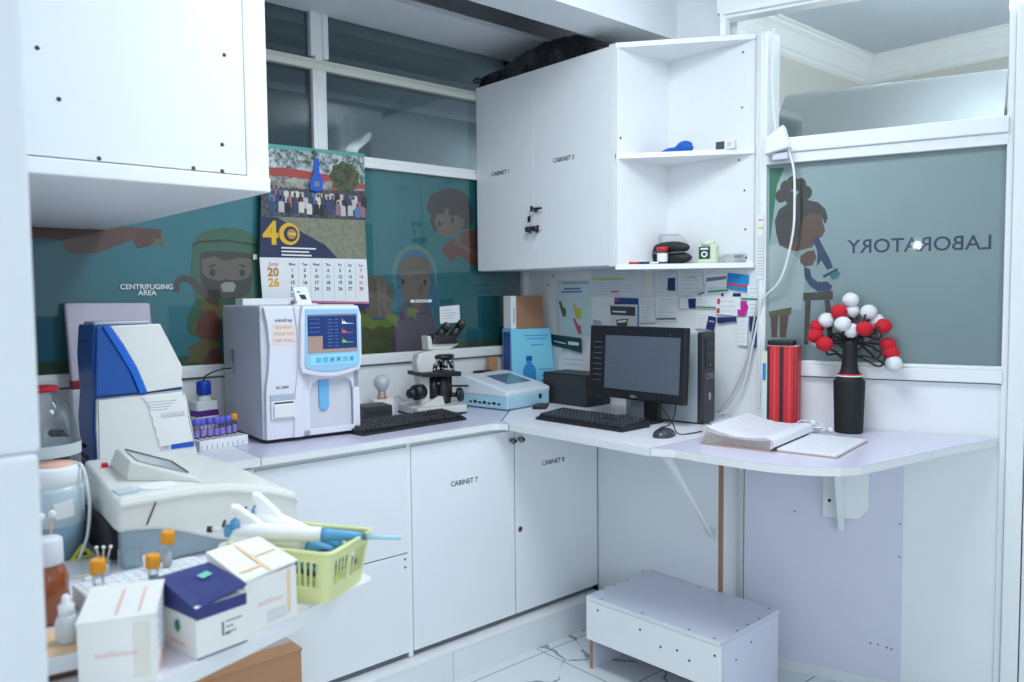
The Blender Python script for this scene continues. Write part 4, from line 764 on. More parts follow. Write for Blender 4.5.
# --- tube rack with six purple caps and one orange
rk = thing('tube_rack', 'white tube rack with a row of purple capped tubes beside the blood analyser', 'rack', (0.945, 2.600, ZC), R(6))
b = MB(); b.box(PAPER, 0, 0.172, 0, 0.115, 0, 0.034, bev=0.003); 
for k in range(9): b.box(GREYINK, 0.006 + k * 0.018, 0.008 + k * 0.018, -0.0006, 0.0, 0.004, 0.018)
for i in range(8):
    for j in range(5): b.cyl(mat('rack hole', (120, 126, 132), 0.7), (0.015 + i * 0.0195, 0.012 + j * 0.0225, 0.034), (0.015 + i * 0.0195, 0.012 + j * 0.0225, 0.0345), 0.0075, n=10)
b.make('body', rk)
def tube_obj(capcol, labcol, loc, label, group=None, cat='test tube', h=0.075, lean=(0, 0), r=0.0068, fill=None):
    t = thing('test_tube', label, cat, loc, 0, group); t.rotation_euler = (lean[0], lean[1], 0)
    b = MB(); b.lathe(CLEAR, [(r * 0.55, 0.0), (r, 0.006), (r, h)], n=14); b.make('tube_glass', t)
    b = MB(); b.lathe(fill or PAPER, [(r * 0.5, 0.001), (r * 0.85, 0.006), (r * 0.85, h * 0.45)], n=12); b.make('contents', t)
    b = MB(); b.lathe(labcol, [(r * 1.03, h * 0.30), (r * 1.03, h * 0.72)], n=14, cap=False); b.make('paper_label', t)
    b = MB(); b.lathe(capcol, [(r * 1.25, h - 0.004), (r * 1.25, h + 0.016), (r * 1.0, h + 0.018)], n=14)
    for k in range(10): b.box(capcol, r * 1.2, r * 1.33, -0.001, 0.001, h - 0.002, h + 0.014, M=Matrix.Rotation(k * PI / 5, 4, 'Z'))
    b.make('cap', t); return t
PCAP = mat('lavender tube cap', (108, 106, 212), 0.45); OCAP = mat('amber tube cap', (240, 164, 36), 0.4); PLAB = mat('violet tube label', (150, 132, 204), 0.5); BLOOD = mat('dark red contents', (92, 24, 40), 0.4)
lab_ = ['first purple capped tube from the left in the white rack', 'second purple capped tube from the left in the white rack', 'third purple capped tube from the left in the white rack', 'fourth purple capped tube from the left in the white rack', 'fifth purple capped tube from the left in the white rack', 'sixth purple capped tube, next to the orange capped one']
def on(root, x, y, z=0.0):
    return wpos(root, x, y, z)
for k in range(7):
    x_ = 0.018 + k * 0.0228
    if k < 6: tube_obj(PCAP, PLAB, on(rk, x_, 0.058, 0.02), lab_[k], 'purple capped blood tubes', lean=(rnd.uniform(-.06, .06), rnd.uniform(-.07, .07)), fill=BLOOD, r=0.0095, h=0.060)
    else: tube_obj(OCAP, PLAB, on(rk, x_, 0.062, 0.02), 'orange capped tube at the right end of the purple capped row', None, r=0.0088, h=0.064, fill=BLOOD)

# --- blue and white chemistry analyser
BA = thing('chemistry_analyser', 'tall blue and white analyser with a slanted hood, at the left of the back worktop', 'laboratory analyser', (0.603, 2.452, ZC), R(-1)); BA.scale = (0.93, 1, 0.99)
DB = mat('deep blue housing', (20, 84, 166), 0.35, var=0.03); RIM = mat('bright blue rim', (14, 104, 214), 0.35, var=0.03)
b = MB(); b.prism(DB, [(0.0, 0.0), (0.306, 0.0), (0.268, 0.21), (0.262, 0.235), (0.255, 0.26), (0.262, 0.29), (0.196, 0.425), (0.008, 0.428), (0.0, 0.34), (0.004, 0.23), (-0.004, 0.15)], 'y', 0.012, 0.19, bev=0.006)
for i in range(3):
    for j in range(5): b.box(BLACK, 0.003, 0.0075, 0.06 + i * 0.036, 0.082 + i * 0.036, 0.318 + j * 0.015, 0.325 + j * 0.015)
b.make('body', BA)
b = MB(); b.prism(DB, [(0.004, 0.228), (0.014, 0.424), (0.028, 0.424), (0.066, 0.36), (0.10, 0.30), (0.126, 0.228)], 'y', -0.002, 0.014, bev=0.003); b.make('blue_side_cover', BA)
b = MB(); b.prism(RIM, [(0.028, 0.425), (0.05, 0.425), (0.086, 0.368), (0.122, 0.30), (0.150, 0.226), (0.128, 0.226), (0.104, 0.29), (0.070, 0.352)], 'y', -0.008, 0.014, bev=0.003); b.make('blue_rim', BA)
b = MB(); b.prism(IVORY, [(0.05, 0.426), (0.196, 0.428), (0.262, 0.292), (0.256, 0.262), (0.262, 0.236), (0.150, 0.228), (0.122, 0.302), (0.086, 0.370)], 'y', -0.004, 0.014, bev=0.003); b.make('slanted_hood', BA)
b = MB(); b.box(GREYP, 0.02, 0.18, 0.05, 0.17, 0.427, 0.437, bev=0.003); b.make('top_plate', BA)
b = MB(); b.prism(IVORY, [(0.004, 0.0), (0.304, 0.0), (0.270, 0.205), (0.258, 0.226), (0.006, 0.218), (0.002, 0.14)], 'y', 0.0, 0.014, bev=0.003)
b.prism(GREYINK, [(0.006, 0.046), (0.009, 0.214), (0.0115, 0.214), (0.0085, 0.046)], 'y', -0.0006, 0.0); b.prism(GREYINK, [(0.01, 0.2155), (0.255, 0.2225), (0.255, 0.2245), (0.01, 0.2175)], 'y', -0.0006, 0.0)
b.prism(GREYINK, [(0.258, 0.222), (0.292, 0.05), (0.294, 0.05), (0.260, 0.222)], 'y', -0.0006, 0.0)
o = b.make('front_door', BA)
wav = [(0.132, 0.215)] + [(0.146 + 0.012 * k / 3 + 0.006 * (k % 2), 0.20 - k * 0.017) for k in range(8)] + [(0.18, 0.062)]
b = MB(); b.prism(mat('white printed panel', (236, 236, 234), 0.4), wav + [(0.284, 0.066), (0.266, 0.19), (0.258, 0.218)], 'y', -0.004, 0.001, bev=0.0015)
for k in range(4): b.box(LNK, 0.152 + k * 0.002, 0.24 - 0.01 * k, -0.0045, -0.004, 0.196 - k * 0.008, 0.198 - k * 0.008)
b.box(GREYP, 0.19, 0.262, -0.006, -0.003, 0.148, 0.162, bev=0.002); b.make('label_panel', o)
b = MB(); b.box(BLUE, 0.218, 0.288, -0.003, 0.0, 0.050, 0.065); b.make('blue_strip', o)
b = MB(); b.box(GREYP, 0.188, 0.214, -0.003, 0.0, 0.042, 0.064); b.text(INK, 'BTS', 0.009, at(0.201, -0.0035, 0.057)); b.make('type_plate', o)
b = MB(); b.cyl(RED, (0.10, 0.0, 0.032), (0.10, -0.006, 0.032), 0.008); b.make('button', o)
b = MB()
for k in range(3): b.tube(BLACKM, [(0.585, 2.46 + k * 0.02, ZC + 0.02 + 0.03 * k), (0.52, 2.44, ZC + 0.10 + 0.015 * k), (0.50 + 0.01 * k, 2.50, ZC + 0.13), (0.55, 2.58, ZC + 0.11), (0.55, 2.5, ZC + 0.06), (0.50, 2.47, ZC + 0.05 + k * 0.02), (0.56, 2.52, ZC + 0.012)], 0.006)
tag(b.make('cable_bundle'), 'tangled black cables left of the blue and white analyser', 'cable')
# --- leaning lavender pad
lp = thing('foam_pad', 'pale lilac padded board leaning on the glass behind the blue analyser', 'board', (0.655, 2.93, ZC))
b = MB(); b.hexa(mat('lilac pad', (196, 188, 204), 0.55, var=0.05), [(0.0, 0.0, 0.225), (0.27, 0.0, 0.225), (0.27, 0.03, 0.225), (0.0, 0.03, 0.225)], [(0.0, 0.055, 0.485), (0.272, 0.055, 0.482), (0.272, 0.085, 0.482), (0.0, 0.085, 0.485)], bev=0.008); b.make('pad', lp)
b = MB(); b.box(mat('dark red binding', (140, 40, 60), 0.6), 0.0, 0.27, -0.004, 0.034, 0.20, 0.228, bev=0.003); b.make('red_binding', lp)
b = MB(); b.box(WHITE2, 0.0, 0.26, -0.004, 0.034, 0.0, 0.20, bev=0.003); b.make('base_block', lp)

# --- keyboards
def keyboard(root, w_, d_, rows, split=True, km=None):
    b = MB(); b.prism(BLACK, [(0, 0.0), (0, 0.008), (0.03, 0.018), (d_ - 0.01, 0.028), (d_, 0.024), (d_, 0.0)], 'x', 0, w_, bev=0.003); b.make('base', root)
    cols = [(0.010, 0.66 * w_, 15), (0.675 * w_, 0.795 * w_, 3), (0.81 * w_, w_ - 0.008, 4)]
    b = MB()
    for r in range(rows):
        y0 = 0.018 + (d_ - 0.03) * r / rows; y1 = y0 + (d_ - 0.03) / rows * 0.86; zt = 0.016 + 0.010 * (r / rows)
        for a, e, n_ in cols:
            if n_ == 3 and r in (2,): continue
            for k in range(n_):
                xa = a + (e - a) * k / n_; xb = xa + (e - a) / n_ * 0.86
                if r == 0 and n_ == 15 and 4 <= k <= 8:
                    if k > 4: continue
                    xb = xa + (e - a) / n_ * 4.86
                b.hexa(km or CHARC, [(xa, y0, zt), (xb, y0, zt), (xb, y1, zt + 0.002), (xa, y1, zt + 0.002)], [(xa + 0.002, y0 + 0.0015, zt + 0.009), (xb - 0.002, y0 + 0.0015, zt + 0.009), (xb - 0.002, y1 - 0.002, zt + 0.011), (xa + 0.002, y1 - 0.002, zt + 0.011)])
                b.box(LNK, xa + 0.004, xa + 0.0075, (y0 + y1) / 2, (y0 + y1) / 2 + 0.0042, zt + 0.0098, zt + 0.0104)
    b.make('keys', root)
kb = thing('keyboard', 'long black computer keyboard on the back worktop in front of the microscope', 'keyboard', (1.475, 2.475, ZC), R(4)); keyboard(kb, 0.50, 0.155, 6)
kb = thing('keyboard', 'black computer keyboard with grey edged keys in front of the monitor', 'keyboard', (2.175, 2.325, ZC), R(-88.5)); keyboard(kb, 0.445, 0.165, 6, km=mat('dark keycap', (54, 58, 64), 0.3))
# --- black box and bulb
bb = MB(); bb.box(CHARC, 0, 0.12, 0, 0.11, 0, 0.058, bev=0.003); bb.box(BLACK, 0.01, 0.11, -0.001, 0.0, 0.03, 0.034)
tag(bb.make('black_box', None, (1.655, 2.76, ZC), R(-10)), 'low charcoal box between the blood analyser and the long keyboard', 'box')
bl = thing('bulb_lamp', 'small clear bulb on a white square base left of the microscope', 'lamp', (1.815, 2.885, ZC), R(-12))
b = MB(); b.box(IVORY, -0.045, 0.045, -0.03, 0.03, 0, 0.066, bev=0.004); b.make('base', bl)
b = MB(); b.lathe(mat('copper socket', (196, 160, 142), 0.35, metal=0.3), [(0.020, 0.066), (0.020, 0.078), (0.016, 0.082), (0.018, 0.088), (0.015, 0.092), (0.016, 0.098)], n=16); b.make('socket', bl)
b = MB(); b.lathe(mat('frosted bulb glass', (196, 202, 212), 0.12, var=0.04), [(0.014, 0.096), (0.020, 0.106), (0.030, 0.120), (0.0335, 0.134), (0.030, 0.150), (0.018, 0.163), (0.004, 0.167)], n=20); b.make('bulb', bl)
b = MB(); b.tube(mat('cream cord', (206, 204, 190), 0.5), [(1.87, 2.90, ZC + 0.055), (1.93, 2.93, ZC + 0.06), (1.98, 2.93, ZC + 0.015), (2.02, 2.95, ZC + 0.006)], 0.004); tag(b.make('cord'), 'cream cord between the bulb lamp and the microscope', 'cord')

# --- microscope (side view: arm at left, stage to the right)
mi = thing('microscope', 'white binocular microscope with black stage and eyepieces on the back worktop', 'microscope', (1.965, 2.775, ZC), R(-8))
SCW = mat('microscope enamel', (206, 208, 204), 0.35)
b = MB(); b.prism(SCW, [(-0.09, -0.10), (0.13, -0.12), (0.145, -0.09), (0.145, 0.08), (0.10, 0.12), (-0.06, 0.12), (-0.09, 0.09)], 'z', 0.008, 0.040, bev=0.006); b.box(BLACK, -0.085, 0.14, -0.1, 0.1, 0.0, 0.010); b.prism(SCW, [(-0.06, 0.035), (0.03, 0.075), (0.05, 0.075), (0.06, 0.035)], 'y', -0.06, 0.09, bev=0.005); b.make('base', mi)
b = MB(); b.prism(SCW, [(-0.04, 0.04), (0.035, 0.04), (0.03, 0.12), (0.02, 0.17), (0.025, 0.205), (0.075, 0.235), (0.13, 0.245), (0.13, 0.268), (0.03, 0.272), (-0.045, 0.255), (-0.055, 0.22), (-0.04, 0.13)], 'y', -0.028, 0.03, bev=0.008); b.make('arm', mi)
b = MB(); b.prism(BLACK, [(-0.05, 0.163), (0.130, 0.155), (0.133, 0.175), (-0.05, 0.180)], 'y', -0.075, 0.075, bev=0.003); b.make('stage', mi)
b = MB(); b.lathe(BLACK, [(0.034, 0.035), (0.036, 0.06), (0.030, 0.075), (0.033, 0.09), (0.033, 0.115), (0.026, 0.13), (0.028, 0.155)], c=(0.075, -0.01, 0), n=20); b.cyl(BLACK, (0.02, -0.03, 0.06), (0.02, -0.03, 0.155), 0.018); b.cyl(BLACKM, (0.115, 0.01, 0.06), (0.115, 0.01, 0.15), 0.015); b.cyl(STEEL, (0.03, -0.05, 0.13), (0.03, -0.06, 0.13), 0.006); b.make('condenser', mi)
b = MB(); b.cyl(BLACK, (-0.03, -0.02, 0.098), (-0.07, -0.035, 0.096), 0.032); b.cyl(BLACK, (-0.07, -0.035, 0.096), (-0.10, -0.046, 0.095), 0.020); b.make('focus_knob', mi)
b = MB(); b.cyl(BLACK, (0.142, -0.03, 0.072), (0.150, -0.04, 0.074), 0.030); b.cyl(BLACK, (0.10, 0.0, 0.07), (0.142, -0.03, 0.072), 0.010); b.make('stage_knob', mi)
b = MB(); b.lathe(BLACK, [(0.050, 0.0), (0.050, 0.012), (0.035, 0.018)], c=(0.075, -0.01, 0.232), n=24); o = b.make('nosepiece', mi)
for k, (dx, dy) in enumerate(((0.0, -0.02), (0.032, -0.008), (-0.03, -0.004), (0.012, 0.03))):
    q = MB(); p0 = Vector((0.075 + dx * 0.8, -0.01 + dy, 0.236)); p1 = p0 + Vector((dx * 0.55, dy * 0.4, -0.046)); q.cyl(METAL, p0, p1, 0.0125, 0.0105); q.cyl(METAL, p1, p1 + (p1 - p0) * 0.25, 0.008, 0.006); q.cyl(BLACK if k % 2 else STEEL, p0 + (p1 - p0) * 0.4, p0 + (p1 - p0) * 0.52, 0.0122); q.make('objective', o)
b = MB(); b.prism(SCW, [(0.0, 0.270), (0.10, 0.266), (0.145, 0.290), (0.135, 0.298), (0.02, 0.302), (0.012, 0.33), (-0.005, 0.328)], 'y', -0.03, 0.03, bev=0.004); b.make('head_mount', mi)
b = MB(); b.hexa(BLACK, [(0.015, -0.045, 0.295), (0.135, -0.045, 0.292), (0.135, 0.04, 0.292), (0.015, 0.04, 0.295)], [(0.022, -0.04, 0.335), (0.12, -0.05, 0.328), (0.12, 0.03, 0.328), (0.022, 0.03, 0.335)], bev=0.006); o = b.make('binocular_head', mi)
for p0, p1 in (((0.045, -0.01, 0.315), (0.078, -0.06, 0.375)), ((0.118, 0.0, 0.305), (0.155, -0.05, 0.385))):
    q = MB(); p0 = Vector(p0); p1 = Vector(p1); d_ = p1 - p0; q.cyl(BLACK, p0, p0 + d_ * 0.7, 0.021, 0.018); q.cyl(BLACKM, p0 + d_ * 0.7, p1, 0.019, 0.0175); q.cyl(mat('eyepiece lens', (150, 110, 110), 0.15), p1, p1 + d_ * 0.01, 0.012); q.make('eyepiece', o)
b = MB(); b.tube(BLACK, [(2.09, 2.79, ZC + 0.105), (2.22, 2.80, ZC + 0.095), (2.30, 2.83, ZC + 0.098), (2.335, 2.85, ZC + 0.13), (2.39, 2.88, ZC + 0.145), (2.45, 2.89, ZC + 0.135)], 0.0045); tag(b.make('cable'), 'black cable from the microscope to the light blue photometer', 'cable')
ps = thing('socket_strip', 'small cream power socket strip between microscope and photometer', 'socket', (2.235, 2.865, ZC), R(-5))
b = MB(); b.box(mat('cream socket plastic', (222, 212, 200), 0.45), 0, 0.10, 0, 0.05, 0, 0.055, bev=0.005); 
for k in range(3): b.cyl(DARK, (0.02 + k * 0.03, 0.0, 0.03), (0.02 + k * 0.03, -0.001, 0.03), 0.004)
b.make('body', ps)

# --- photometer
pm = thing('photometer', 'light blue tabletop photometer with a sloping grey display, right of the microscope', 'laboratory analyser', (2.245, 2.572, ZC), R(8)); pm.scale = (0.88, 1, 1)
PBLUE = mat('pale blue housing', (172, 214, 230), 0.4, var=0.02); PTOP = mat('white blue top shell', (222, 232, 238), 0.35, var=0.02)
b = MB(); b.prism(PBLUE, [(0.0, 0.0), (0.335, 0.0), (0.335, 0.30), (0.0, 0.30)], 'z', 0.004, 0.066, bev=0.008); b.make('body', pm)
b = MB(); b.prism(PTOP, [(0.0, 0.058), (0.0, 0.082), (0.05, 0.098), (0.25, 0.142), (0.30, 0.14), (0.305, 0.058)], 'x', -0.004, 0.339, bev=0.008); o = b.make('top_shell', pm)
sl = (0.142 - 0.098) / 0.20
b = MB()
def on_top(x, y, up=0.001): return (x, y, 0.098 + (y - 0.05) * sl + up)
b.hexa(mat('grey display glass', (104, 130, 146), 0.12), [on_top(0.10, 0.075), on_top(0.285, 0.075), on_top(0.285, 0.20), on_top(0.10, 0.20)], [on_top(0.10, 0.075, .003), on_top(0.285, 0.075, .003), on_top(0.285, 0.20, .003), on_top(0.10, 0.20, .003)]); b.make('display', o)
b = MB(); b.box(BLACK, 0.10, 0.16, 0.255, 0.285, 0.138, 0.152, bev=0.004); b.make('cuvette_lid', o)
b = MB(); b.box(BLACK, 0.245, 0.265, -0.003, 0.002, 0.034, 0.054); b.make('switch', pm)
b = MB(); b.box(PAPER, 0.06, 0.09, -0.001, 0.0, 0.045, 0.049); b.make('card_slot', pm); b = MB()
for k in range(7): b.box(BLACK, -0.001, 0.001, 0.04 + k * 0.028, 0.058 + k * 0.028, 0.022, 0.034 if k % 2 else 0.03)
b.make('ports', pm)

# --- blue carton with bottle print, box file on top
cb_ = thing('carton', 'light blue upright carton printed with a water bottle, in the corner', 'carton', (2.517, 2.838, ZC), R(-15))
CBL = mat('light blue card', (128, 208, 234), 0.5, var=0.04, scale=5); CBN = mat('navy card side', (52, 84, 160), 0.55)
b = MB(); b.hexa(CBL, [(0.0, 0.0, 0), (0.235, 0.0, 0), (0.235, 0.11, 0), (0.0, 0.11, 0)], [(0.0, 0.02, 0.335), (0.215, 0.02, 0.335), (0.215, 0.12, 0.335), (0.0, 0.12, 0.335)], bev=0.004); b.box(CBN, -0.0015, 0.0, 0.03, 0.105, 0.01, 0.32); b.make('body', cb_)
b = MB(); TL = Matrix.Rotation(-math.atan2(0.02, 0.335), 4, 'X')
BT = mat('printed bottle blue', (46, 140, 206), 0.5); BT2 = mat('printed bottle cap', (24, 86, 176), 0.5)
b.prism(BT, [(0.055, 0.06), (0.125, 0.06), (0.125, 0.135), (0.117, 0.155), (0.103, 0.168), (0.103, 0.178), (0.077, 0.178), (0.077, 0.168), (0.063, 0.155), (0.055, 0.135)], 'y', -0.0016, -0.0006, M=TL); b.box(BT2, 0.074, 0.106, -0.0022, -0.0006, 0.180, 0.204, M=TL)
b.make('printed_bottle', cb_); b = MB()
for k, (x0, x1, z) in enumerate(((0.07, 0.20, 0.30), (0.08, 0.19, 0.285), (0.10, 0.17, 0.255), (0.14, 0.22, 0.135), (0.15, 0.23, 0.105))): b.box(BT, x0, x1, -0.0012, -0.0006, z, z + 0.004, M=TL)
b.make('printed_lines', cb_); b = MB(); b.text(BT2, 'water', 0.022, TL @ at(0.178, -0.0016, 0.085), bold=0.0003); b.make('lettering', cb_)
bf = thing('box_file', 'brown card box file with a white spine on top of the light blue carton', 'box', (2.515, 2.865, ZC + 0.336), R(-12))
b = MB(); b.box(mat('box file card', (158, 118, 92), 0.7), 0.040, 0.190, 0.0, 0.075, 0, 0.157, bev=0.002); b.make('body', bf)
b = MB(); b.box(PAPER, 0.012, 0.040, -0.001, 0.075, 0, 0.157, bev=0.002); b.box(PG, 0.018, 0.036, -0.002, -0.001, 0.02, 0.13); b.box(LNK, 0.023, 0.031, -0.0026, -0.002, 0.03, 0.10); b.make('spine', bf)
b = MB(); b.box(CARD, 0, 0.05, 0, 0.03, 0, 0.20, bev=0.002); tag(b.make('card_divider', None, (2.46, 2.945, ZC), R(-5)), 'brown card sheet standing behind the left edge of the blue carton', 'card')

# ================================================================== LEFT FOREGROUND
# --- grey bench analyser with curved cover
ga = thing('bench_analyser', 'low grey white bench analyser with a wavy cover and tilted display, left foreground', 'laboratory analyser', (0.41, 1.537, ZC), R(0))
COV = mat('warm white cover', (226, 227, 222), 0.36, var=0.015); BASEB = mat('grey blue base', (164, 184, 196), 0.45, var=0.03)
b = MB(); b.prism(BASEB, [(0.012, 0.022), (0.33, 0.022), (0.33, 0.40), (0.03, 0.40)], 'z', 0.0, 0.076, bev=0.006); b.box(BLACKM, 0.0, 0.012, 0.06, 0.36, 0.012, 0.075); b.make('base', ga)
top = [(-0.001, 0.128), (0.004, 0.138), (0.072, 0.139), (0.145, 0.139), (0.204, 0.133), (0.281, 0.116), (0.338, 0.097), (0.348, 0.086)]
bot = [(0.349, 0.020), (0.30, 0.014), (0.206, 0.021), (0.183, 0.026), (0.146, 0.041), (0.107, 0.058), (0.065, 0.070), (0.03, 0.075), (-0.002, 0.077)]
b = MB(); b.prism(COV, top + bot, 'y', 0.0, 0.04, bev=0.006)
b.hexa(COV, [(-0.001, 0.035, 0.078), (0.349, 0.035, 0.02), (0.36, 0.41, 0.03), (0.04, 0.41, 0.06)], [(0.0, 0.035, 0.137), (0.345, 0.035, 0.092), (0.352, 0.41, 0.10), (0.045, 0.41, 0.14)], bev=0.004)
b.hexa(COV, [(0.0, 0.03, 0.12), (0.20, 0.03, 0.12), (0.27, 0.40, 0.12), (0.046, 0.405, 0.12)], [(0.002, 0.03, 0.1385), (0.145, 0.03, 0.1395), (0.24, 0.40, 0.141), (0.046, 0.405, 0.141)], bev=0.003)
b.hexa(COV, [(0.14, 0.03, 0.10), (0.33, 0.03, 0.06), (0.34, 0.40, 0.06), (0.235, 0.40, 0.10)], [(0.144, 0.03, 0.139), (0.30, 0.03, 0.111), (0.32, 0.40, 0.112), (0.235, 0.40, 0.141)], bev=0.003)
b.make('cover', ga)
b = MB(); 
rid = [(x, z + 0.0 - 0.011) for x, z in top[1:]]
for a_, c_ in zip(rid, rid[1:]): b.prism(mat('cover ridge', (238, 239, 236), 0.3), [(a_[0], a_[1] - 0.003), (c_[0], c_[1] - 0.003), (c_[0], c_[1] + 0.003), (a_[0], a_[1] + 0.003)], 'y', -0.004, 0.002)
b.make('front_ridge', ga)
b = MB(); b.prism(DARK, [(0.046, 0.083), (0.049, 0.083), (0.066, 0.122), (0.063, 0.122)], 'y', -0.0012, 0.0); b.make('slit', ga)
HT = [(0.080, 0.30, 0.180), (0.060, 0.135, 0.180), (0.152, 0.036, 0.150), (0.160, 0.18, 0.154)]
b = MB(); b.hexa(COV, [(0.07, 0.326, 0.137), (0.056, 0.142, 0.137), (0.165, 0.02, 0.137), (0.178, 0.20, 0.137)], HT, bev=0.005); o = b.make('display_hood', ga)
def bil(u, v, dz):
    p = [Vector(q) for q in HT]; q = (p[0] * (1 - u) + p[3] * u) * (1 - v) + (p[1] * (1 - u) + p[2] * u) * v; return (q.x, q.y, q.z + dz)
SQ = ((0.14, 0.10), (0.14, 0.90), (0.92, 0.90), (0.92, 0.10))
b = MB(); b.hexa(mat('display grey', (176, 186, 190), 0.2), [bil(u, v, 0.001) for u, v in SQ], [bil(u, v, 0.003) for u, v in SQ])
for p_, q_ in ((SQ[2], SQ[3]), (SQ[3], SQ[0])): b.cyl(DARK, bil(*p_, 0.0035), bil(*q_, 0.0035), 0.0018, n=6)
b.make('display', o)
b = MB(); b.box(mat('panel bluish', (196, 210, 220), 0.4), 0.010, 0.045, 0.03, 0.075, 0.1395, 0.1412); b.prism(PAPER, ell(0.085, 0.05, 0.035, 0.028, 18), 'z', 0.139, 0.143, bev=0.001); b.make('keypad', ga)
b = MB(); b.box(RED, 0.052, 0.064, 0.30, 0.312, 0.140, 0.150, bev=0.002); b.make('red_knob', ga)

# --- white foam rack and amber capped tubes
fr = thing('foam_rack', 'white ribbed tube rack behind the three small boxes, left foreground', 'rack', (0.312, 1.362, ZC), R(3))
b = MB(); b.box(PAPER, 0, 0.20, 0, 0.075, 0, 0.036, bev=0.004)
for k in range(12): b.box(mat('foam groove', (206, 214, 220), 0.7), 0.008 + k * 0.0165, 0.011 + k * 0.0165, 0.0, 0.075, 0.036, 0.0365)
for k in range(10):
    for j in range(3): b.box(mat('foam hole', (222, 227, 232), 0.7), 0.010 + k * 0.019, 0.021 + k * 0.019, 0.012 + j * 0.022, 0.022 + j * 0.022, 0.0362, 0.0368)
b.make('body', fr)
FILLW = mat('pale tube contents', (216, 220, 224), 0.5); FILLD = mat('grey tube contents', (150, 160, 168), 0.5)
def amber_tube(loc, label, fill, h, r=0.0085, lean=(0, 0)):
    t = thing('test_tube', label, 'test tube', loc, 0, 'amber capped tubes in the white rack'); t.rotation_euler = (lean[0], lean[1], 0)
    b = MB(); b.lathe(CLEAR, [(r * 0.5, 0.0), (r, 0.006), (r, h)], n=16); b.make('tube_glass', t)
    b = MB(); b.lathe(fill, [(r * 0.4, 0.001), (r * 0.85, 0.007), (r * 0.85, h * 0.5)], n=14); b.make('contents', t)
    b = MB(); b.lathe(OCAP, [(r * 1.28, h - 0.012), (r * 1.28, h + 0.008), (r * 1.1, h + 0.010), (r * 0.7, h + 0.010), (r * 0.65, h + 0.006)], n=18)
    for k in range(14): b.box(OCAP, r * 1.2, r * 1.36, -0.0008, 0.0008, h - 0.010, h + 0.007, M=Matrix.Rotation(k * PI / 7, 4, 'Z'))
    b.make('cap', t); return t
amber_tube((0.452, 1.415, ZC + 0.034), 'clear tube with amber cap standing tallest in the white rack before the grey analyser', FILLW, 0.055, lean=(0, 0.05))
amber_tube((0.411, 1.356, ZC + 0.02), 'amber capped tube in the middle of the white rack, behind the navy lidded box', FILLD, 0.052)
amber_tube((0.328, 1.352, ZC + 0.022), 'amber capped tube at the left, standing behind the largest white carton', FILLW, 0.062)
# --- small boxes
OR = mat('orange print', (238, 204, 164), 0.6); PK = mat('pale pink print', (234, 188, 180), 0.6); BXW = mat('white reagent carton', (236, 235, 231), 0.55, var=0.02)
def small_box(label, loc, rz, w_, d_, h_, apex, body, lidm, deco):
    t = thing('reagent_box', label, 'box', loc, R(rz), 'small boxes on the left worktop')
    b = MB(); b.box(body, 0, w_, 0, d_, 0, h_, bev=0.0015); o = b.make('body', t)
    b = MB(); a, z1, z2 = apex
    b.hexa(lidm, [(-0.001, -0.001, h_ - 0.001 + a), (w_ + 0.001, -0.001, h_ - 0.001 + z1), (w_ + 0.001, d_ + 0.001, h_ + z2), (-0.001, d_ + 0.001, h_ + z2)], [(-0.001, -0.001, h_ + 0.002 + a), (w_ + 0.001, -0.001, h_ + 0.002 + z1), (w_ + 0.001, d_ + 0.001, h_ + z2 + 0.003), (-0.001, d_ + 0.001, h_ + z2 + 0.003)])
    b.prism(lidm, [(0.0, h_ - 0.004), (d_, h_ - 0.004), (d_, h_ + z2)], 'x', 0.0, 0.0012) if a < z2 else None
    b.prism(lidm, [(0.0, h_ - 0.004), (d_, h_ - 0.004), (d_, h_ + z2)], 'x', w_ - 0.0012, w_) if z1 < z2 else None
    b.box(lidm, 0, w_, d_ - 0.0015, d_, h_ - 0.003, h_ + z2)
    l = b.make('lid', t)
    b = MB(); deco(b, w_, d_, h_, a, z1, z2); b.make('printed_marks', t); return t
def deco_bio(b, w_, d_, h_, a, z1, z2):
    b.text(PK, 'bioMérieux', 0.0105, at(w_ * 0.48, -0.0006, h_ * 0.50)); b.box(OR, w_ * 0.80, w_ * 0.86, -0.0006, 0.0, 0.012, h_ - 0.003); b.box(mat('faint grey print', (214, 216, 218), 0.6), w_ * 0.4, w_ * 0.78, -0.0006, 0.0, 0.008, h_ * 0.33)
    def L(x, y): t_ = y / d_; f = x / w_; z0 = a + (z1 - a) * f; return (x, y, h_ + 0.0034 + z0 * (1 - t_) + z2 * t_)
    for x0, x1, y0, y1 in ((0.006, w_ * 0.5, d_ * 0.18, d_ * 0.24), (w_ * 0.46, w_ * 0.52, 0.0, d_ * 0.95), (w_ * 0.52, w_ * 0.95, d_ * 0.46, d_ * 0.5)):
        b.poly(OR, [L(x0, y0), L(x1, y0), L(x1, y1), L(x0, y1)])
    b.box(OR, w_, w_ + 0.0006, 0.012, 0.02, 0.01, h_ - 0.01)
